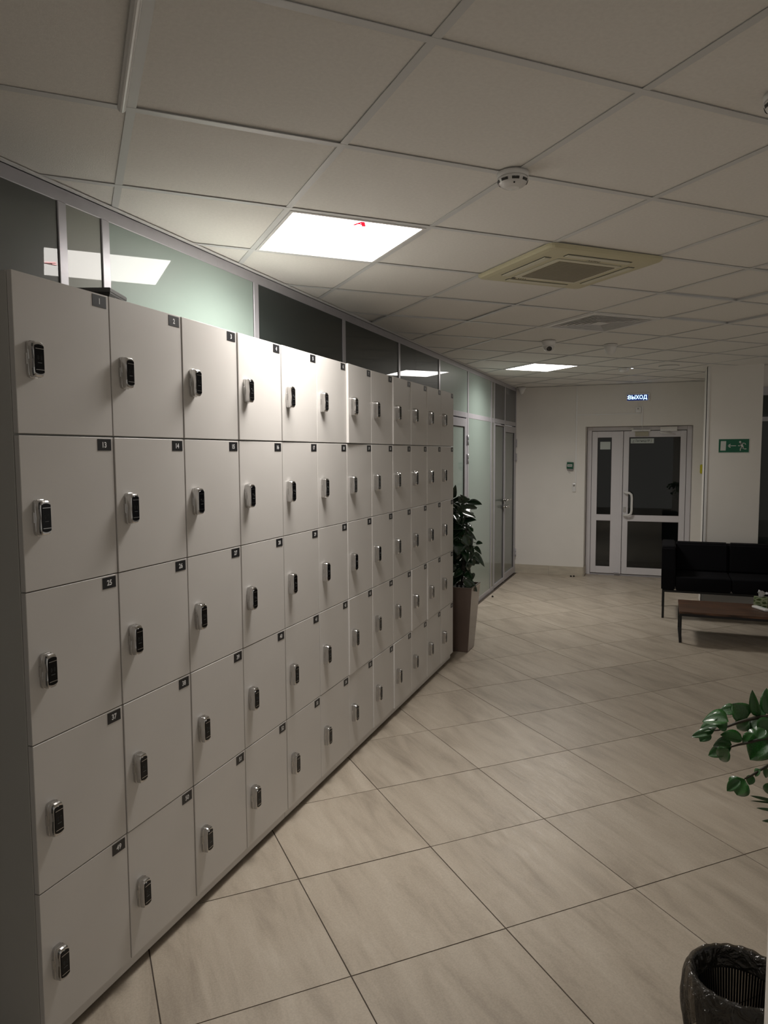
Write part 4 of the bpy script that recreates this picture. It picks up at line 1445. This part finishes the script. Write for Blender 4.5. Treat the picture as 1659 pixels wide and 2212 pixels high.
for L_ in PM:
    place_leaf(LP[0], t, L_[0:3], L_[3:6], L_[6] * 1.2, 0.0, face=Vector((0, -0.7, 0.7)))

# ------------------------------------------------------------ waste bin
BC = Vector((0.232, 2.105, 0))
t = thing('waste_bin', 'black slotted waste bin at the lower right corner', 'bin', tuple(BC))
RT, RB, BH = 0.118, 0.094, 0.29
b = MB()
b.lathe([(RB, 0), (RB + 0.003, 0.012), (RB + 0.004, 0.03), (RB - 0.001, 0.03), (RB - 0.003, 0.006)], tuple(BC), 'bin_metal', n=48, cap1=True); b.build('bottom', t)
b = MB()
b.lathe([(RT - 0.003, 0.225), (RT - 0.001, 0.225), (RT + 0.003, 0.277), (RT + 0.007, 0.281), (RT + 0.006, 0.285), (RT + 0.000, 0.285), (RT - 0.004, 0.277), (RT - 0.007, 0.226)], tuple(BC), 'bin_metal', n=56, cap0=False, cap1=False)
b.build('top_band', t)
NS = 92
for k in range(NS):
    if k == 0:
        b = MB()
    a = 2 * math.pi * k / NS
    wv = 0.0028
    u = Vector((math.cos(a), math.sin(a), 0)); v = Vector((-math.sin(a), math.cos(a), 0))
    p0, p1 = BC + u * (RB + 0.003) + Vector((0, 0, 0.028)), BC + u * (RT - 0.002) + Vector((0, 0, 0.228))
    b.loft([[p0 - v * wv, p0 + v * wv, p0 + v * wv - u * 0.003, p0 - v * wv - u * 0.003], [p1 - v * wv, p1 + v * wv, p1 + v * wv - u * 0.003, p1 - v * wv - u * 0.003]], 'bin_metal')
b.build('side_slats', t, kind='stuff')
# bag folded over the rim
t2 = thing('bin_bag', 'crumpled translucent black bin bag folded over the waste bin rim', 'bin bag', tuple(BC + Vector((0, 0, 0.1))))
b = MB()
NB = 144
rnd = [random.uniform(-1, 1) for _ in range(40)]


def wob(a, z, k):
    s_ = 0
    for i in range(7):
        s_ += rnd[i + k] * math.sin((2 + i * 1.7 // 1) * a + rnd[i + 8] * 6 + z * (20 + 9 * i) * rnd[i + 16])
    return s_ / 3.2


prof = [(-0.012, 0.236, 0.002), (-0.010, 0.255, 0.003), (-0.006, 0.272, 0.003), (-0.001, 0.283, 0.0012), (0.006, 0.290, 0.003), (0.014, 0.287, 0.004), (0.020, 0.278, 0.005), (0.026, 0.262, 0.007), (0.031, 0.242, 0.010), (0.035, 0.218, 0.013), (0.039, 0.192, 0.015), (0.040, 0.166, 0.016), (0.038, 0.140, 0.017), (0.034, 0.115, 0.016), (0.030, 0.092, 0.014), (0.026, 0.07, 0.012)]
rings = []
for j, (dr, z, am) in enumerate(prof):
    base = RB + (RT - RB) * min(1, z / 0.3)
    ring = []
    for i in range(NB):
        a = 2 * math.pi * i / NB
        rr = base + dr + am * (wob(a, z, 3) * 0.8 + 0.35 * math.sin(23 * a + 40 * z + 3 * wob(a, z, 9)))
        rr = max(rr, base + 0.002) if j > 4 else rr
        zz_ = z + 0.003 * wob(a * 2, z, 5)
        ring.append((BC.x + rr * math.cos(a), BC.y + rr * math.sin(a), zz_))
    rings.append(ring)
b.loft(rings, 'bag', cap0=False, cap1=False, smooth=True)
b.build('bag_film', t2)

# ------------------------------------------------------------ sofa
SY0, SY1 = 7.97, 8.635
t = thing('sofa', 'low black fabric two seat sofa on thin black legs by the column', 'sofa', (0.70, (SY0 + SY1) / 2, 0))
SX0, SX1 = 0.020, 1.385
AW = 0.135
zb_, zs_, zt_ = 0.298, 0.442, 0.752


def cushion(name, a, c, bev=0.02, m='fabric', par=None, **kw):
    b = MB(); b.box(a, c, m, bev=bev, seg=3); o = b.build(name, par, **kw)
    for p in o.data.polygons:
        p.use_smooth = True
    return o


for x0 in (SX0, SX1 - AW):
    b = MB()
    sl = [(x0, SY0, zb_), (x0, SY0 + 0.01, 0.50), (x0, SY0 + 0.045, zt_ - 0.02), (x0, SY0 + 0.065, zt_), (x0, SY1, zt_), (x0, SY1, zb_)]
    v = b.prism(sl, (AW, 0, 0), 'fabric')
    bmesh.ops.bevel(b.bm, geom=list(b.bm.edges), offset=0.010, segments=2, affect='EDGES')
    b.build('arm', t)
cushion('back_panel', (SX0 + AW + 0.001, SY1 - 0.07, zb_), (SX1 - AW - 0.001, SY1, zt_ - 0.02), 0.012, par=t)
xm = 0.682
for xa, xb in ((SX0 + AW + 0.003, xm - 0.003), (xm + 0.003, SX1 - AW - 0.003)):
    cushion('seat_cushion', (xa, SY0 + 0.004, zb_), (xb, SY1 - 0.072, zs_), 0.016, par=t)
    b = MB()
    pf = [(xa, SY1 - 0.235, zs_ + 0.002), (xa, SY1 - 0.175, zt_ - 0.012), (xa, SY1 - 0.072, zt_), (xa, SY1 - 0.072, zs_ + 0.002)]
    b.prism(pf, (xb - xa, 0, 0), 'fabric')
    bmesh.ops.bevel(b.bm, geom=list(b.bm.edges), offset=0.018, segments=3, affect='EDGES')
    o = b.build('back_cushion', t)
b = MB()
for a, c in (((SX0 + 0.01, SY0 + 0.008, zb_ - 0.022), (SX1 - 0.01, SY0 + 0.032, zb_)), ((SX0 + 0.01, SY1 - 0.034, zb_ - 0.022), (SX1 - 0.01, SY1 - 0.01, zb_)),
             ((SX0 + 0.01, SY0 + 0.03, zb_ - 0.022), (SX0 + 0.034, SY1 - 0.03, zb_)), ((SX1 - 0.034, SY0 + 0.03, zb_ - 0.022), (SX1 - 0.01, SY1 - 0.03, zb_))):
    b.box(a, c, 'blackmetal', bev=0.001)
b.build('base_frame', t)
for lx in (SX0 + 0.011, SX1 - 0.034):
    for ly in (SY0 + 0.009, SY1 - 0.034):
        b = MB(); b.box((lx, ly, 0), (lx + 0.023, ly + 0.023, zb_ - 0.021), 'blackmetal', bev=0.001); b.build('leg', t)

# ------------------------------------------------------------ low table
TX0, TX1, TY0, TY1, TZ = 0.176, 1.42, 6.975, 7.555, 0.287
t = thing('low_table', 'low walnut topped table on black metal frame in front of the sofa', 'table', ((TX0 + TX1) / 2, (TY0 + TY1) / 2, 0))
b = MB(); b.box((TX0, TY0, TZ - 0.020), (TX1, TY1, TZ), 'walnut', bev=0.0015); b.build('table_top', t)
b = MB()
for a, c in (((TX0 + 0.003, TY0 + 0.003, TZ - 0.042), (TX1 - 0.003, TY0 + 0.023, TZ - 0.0205)), ((TX0 + 0.003, TY1 - 0.023, TZ - 0.042), (TX1 - 0.003, TY1 - 0.003, TZ - 0.0205)),
             ((TX0 + 0.003, TY0 + 0.02, TZ - 0.042), (TX0 + 0.023, TY1 - 0.02, TZ - 0.0205)), ((TX1 - 0.023, TY0 + 0.02, TZ - 0.042), (TX1 - 0.003, TY1 - 0.02, TZ - 0.0205))):
    b.box(a, c, 'blackmetal')
b.build('top_frame', t)
for lx in (TX0 + 0.003, TX1 - 0.023):
    for ly in (TY0 + 0.003, TY1 - 0.023):
        b = MB(); b.box((lx, ly, 0), (lx + 0.020, ly + 0.020, TZ - 0.041), 'blackmetal'); b.build('leg', t)
    b = MB(); b.box((lx, TY0 + 0.023, 0), (lx + 0.020, TY1 - 0.023, 0.016), 'blackmetal'); b.build('foot_rail', t)

# tissue box and white handset on the table
def local_thing(name, label, cat, loc, rz):
    o = thing(name, label, cat, loc)
    return o, Matrix.Rotation(rz, 3, 'Z')


def lbuild(mb, name, par, rz):
    me = mb.mesh(name)
    return put(name, me, par, loc=(0, 0, 0), rot=(0, 0, rz))


t = thing('tissue_box', 'green leaf patterned tissue box on the low table', 'tissue box', (0.885, 7.455, TZ))
rz = 0.0
b = MB(); b.box((-0.058, -0.058, 0), (0.058, 0.058, 0.085), 'leafprint', bev=0.001); lbuild(b, 'carton', t, -0.12)
b = MB()
rings = []
for j in range(7):
    u = j / 6
    ring = []
    for i in range(20):
        a = 2 * math.pi * i / 20
        rr = 0.010 + 0.026 * u + 0.010 * math.sin(5 * a + 3 * u) * (0.3 + u)
        ring.append((0.02 * u + rr * math.cos(a) * 1.2, rr * math.sin(a) * 0.6, 0.0855 + 0.062 * u + 0.012 * math.sin(3 * a + 1) * u - 0.03 * max(0, u - 0.6) * (1 + math.cos(a))))
    rings.append(ring)
b.loft(rings, 'tissue', cap0=True, cap1=False, smooth=True)
lbuild(b, 'tissue', t, 0.2)
b = MB(); b.box((-0.035, -0.012, 0.0851), (0.035, 0.012, 0.0862), 'slot'); lbuild(b, 'opening', t, -0.12)

t = thing('handset', 'white slim handset lying beside the tissue box on the low table', 'remote control', (0.872, 7.305, TZ))
b = MB(); b.box((-0.095, -0.028, 0.0), (0.095, 0.028, 0.022), 'white', bev=0.008, seg=3); lbuild(b, 'body', t, -1.05)
b = MB(); b.box((-0.02, -0.018, 0.0215), (0.07, 0.018, 0.0228), 'paper', bev=0.0004); lbuild(b, 'keypad', t, -1.05)

# ------------------------------------------------------------ crumbs on the floor
for x, y, lab in ((-1.861, 8.47, 'dark crumb on the floor near the glass partition'), (-1.150, 10.25, 'left dark speck on the floor by the far skirting'), (-1.112, 10.262, 'right dark speck on the floor by the far skirting')):
    b = MB()
    r0 = 0.012 if y < 9 else 0.014
    rings = []
    for u, h_ in ((0.7, 0.0), (1.0, 0.006), (0.8, 0.014), (0.3, 0.02)):
        rings.append([(x + r0 * u * math.cos(a) * (1 + 0.25 * math.sin(3 * a)), y + r0 * u * math.sin(a), h_) for a in [2 * math.pi * i / 9 for i in range(9)]])
    b.loft(rings, 'rubbish')
    tag(b.build('crumb'), lab, 'litter')
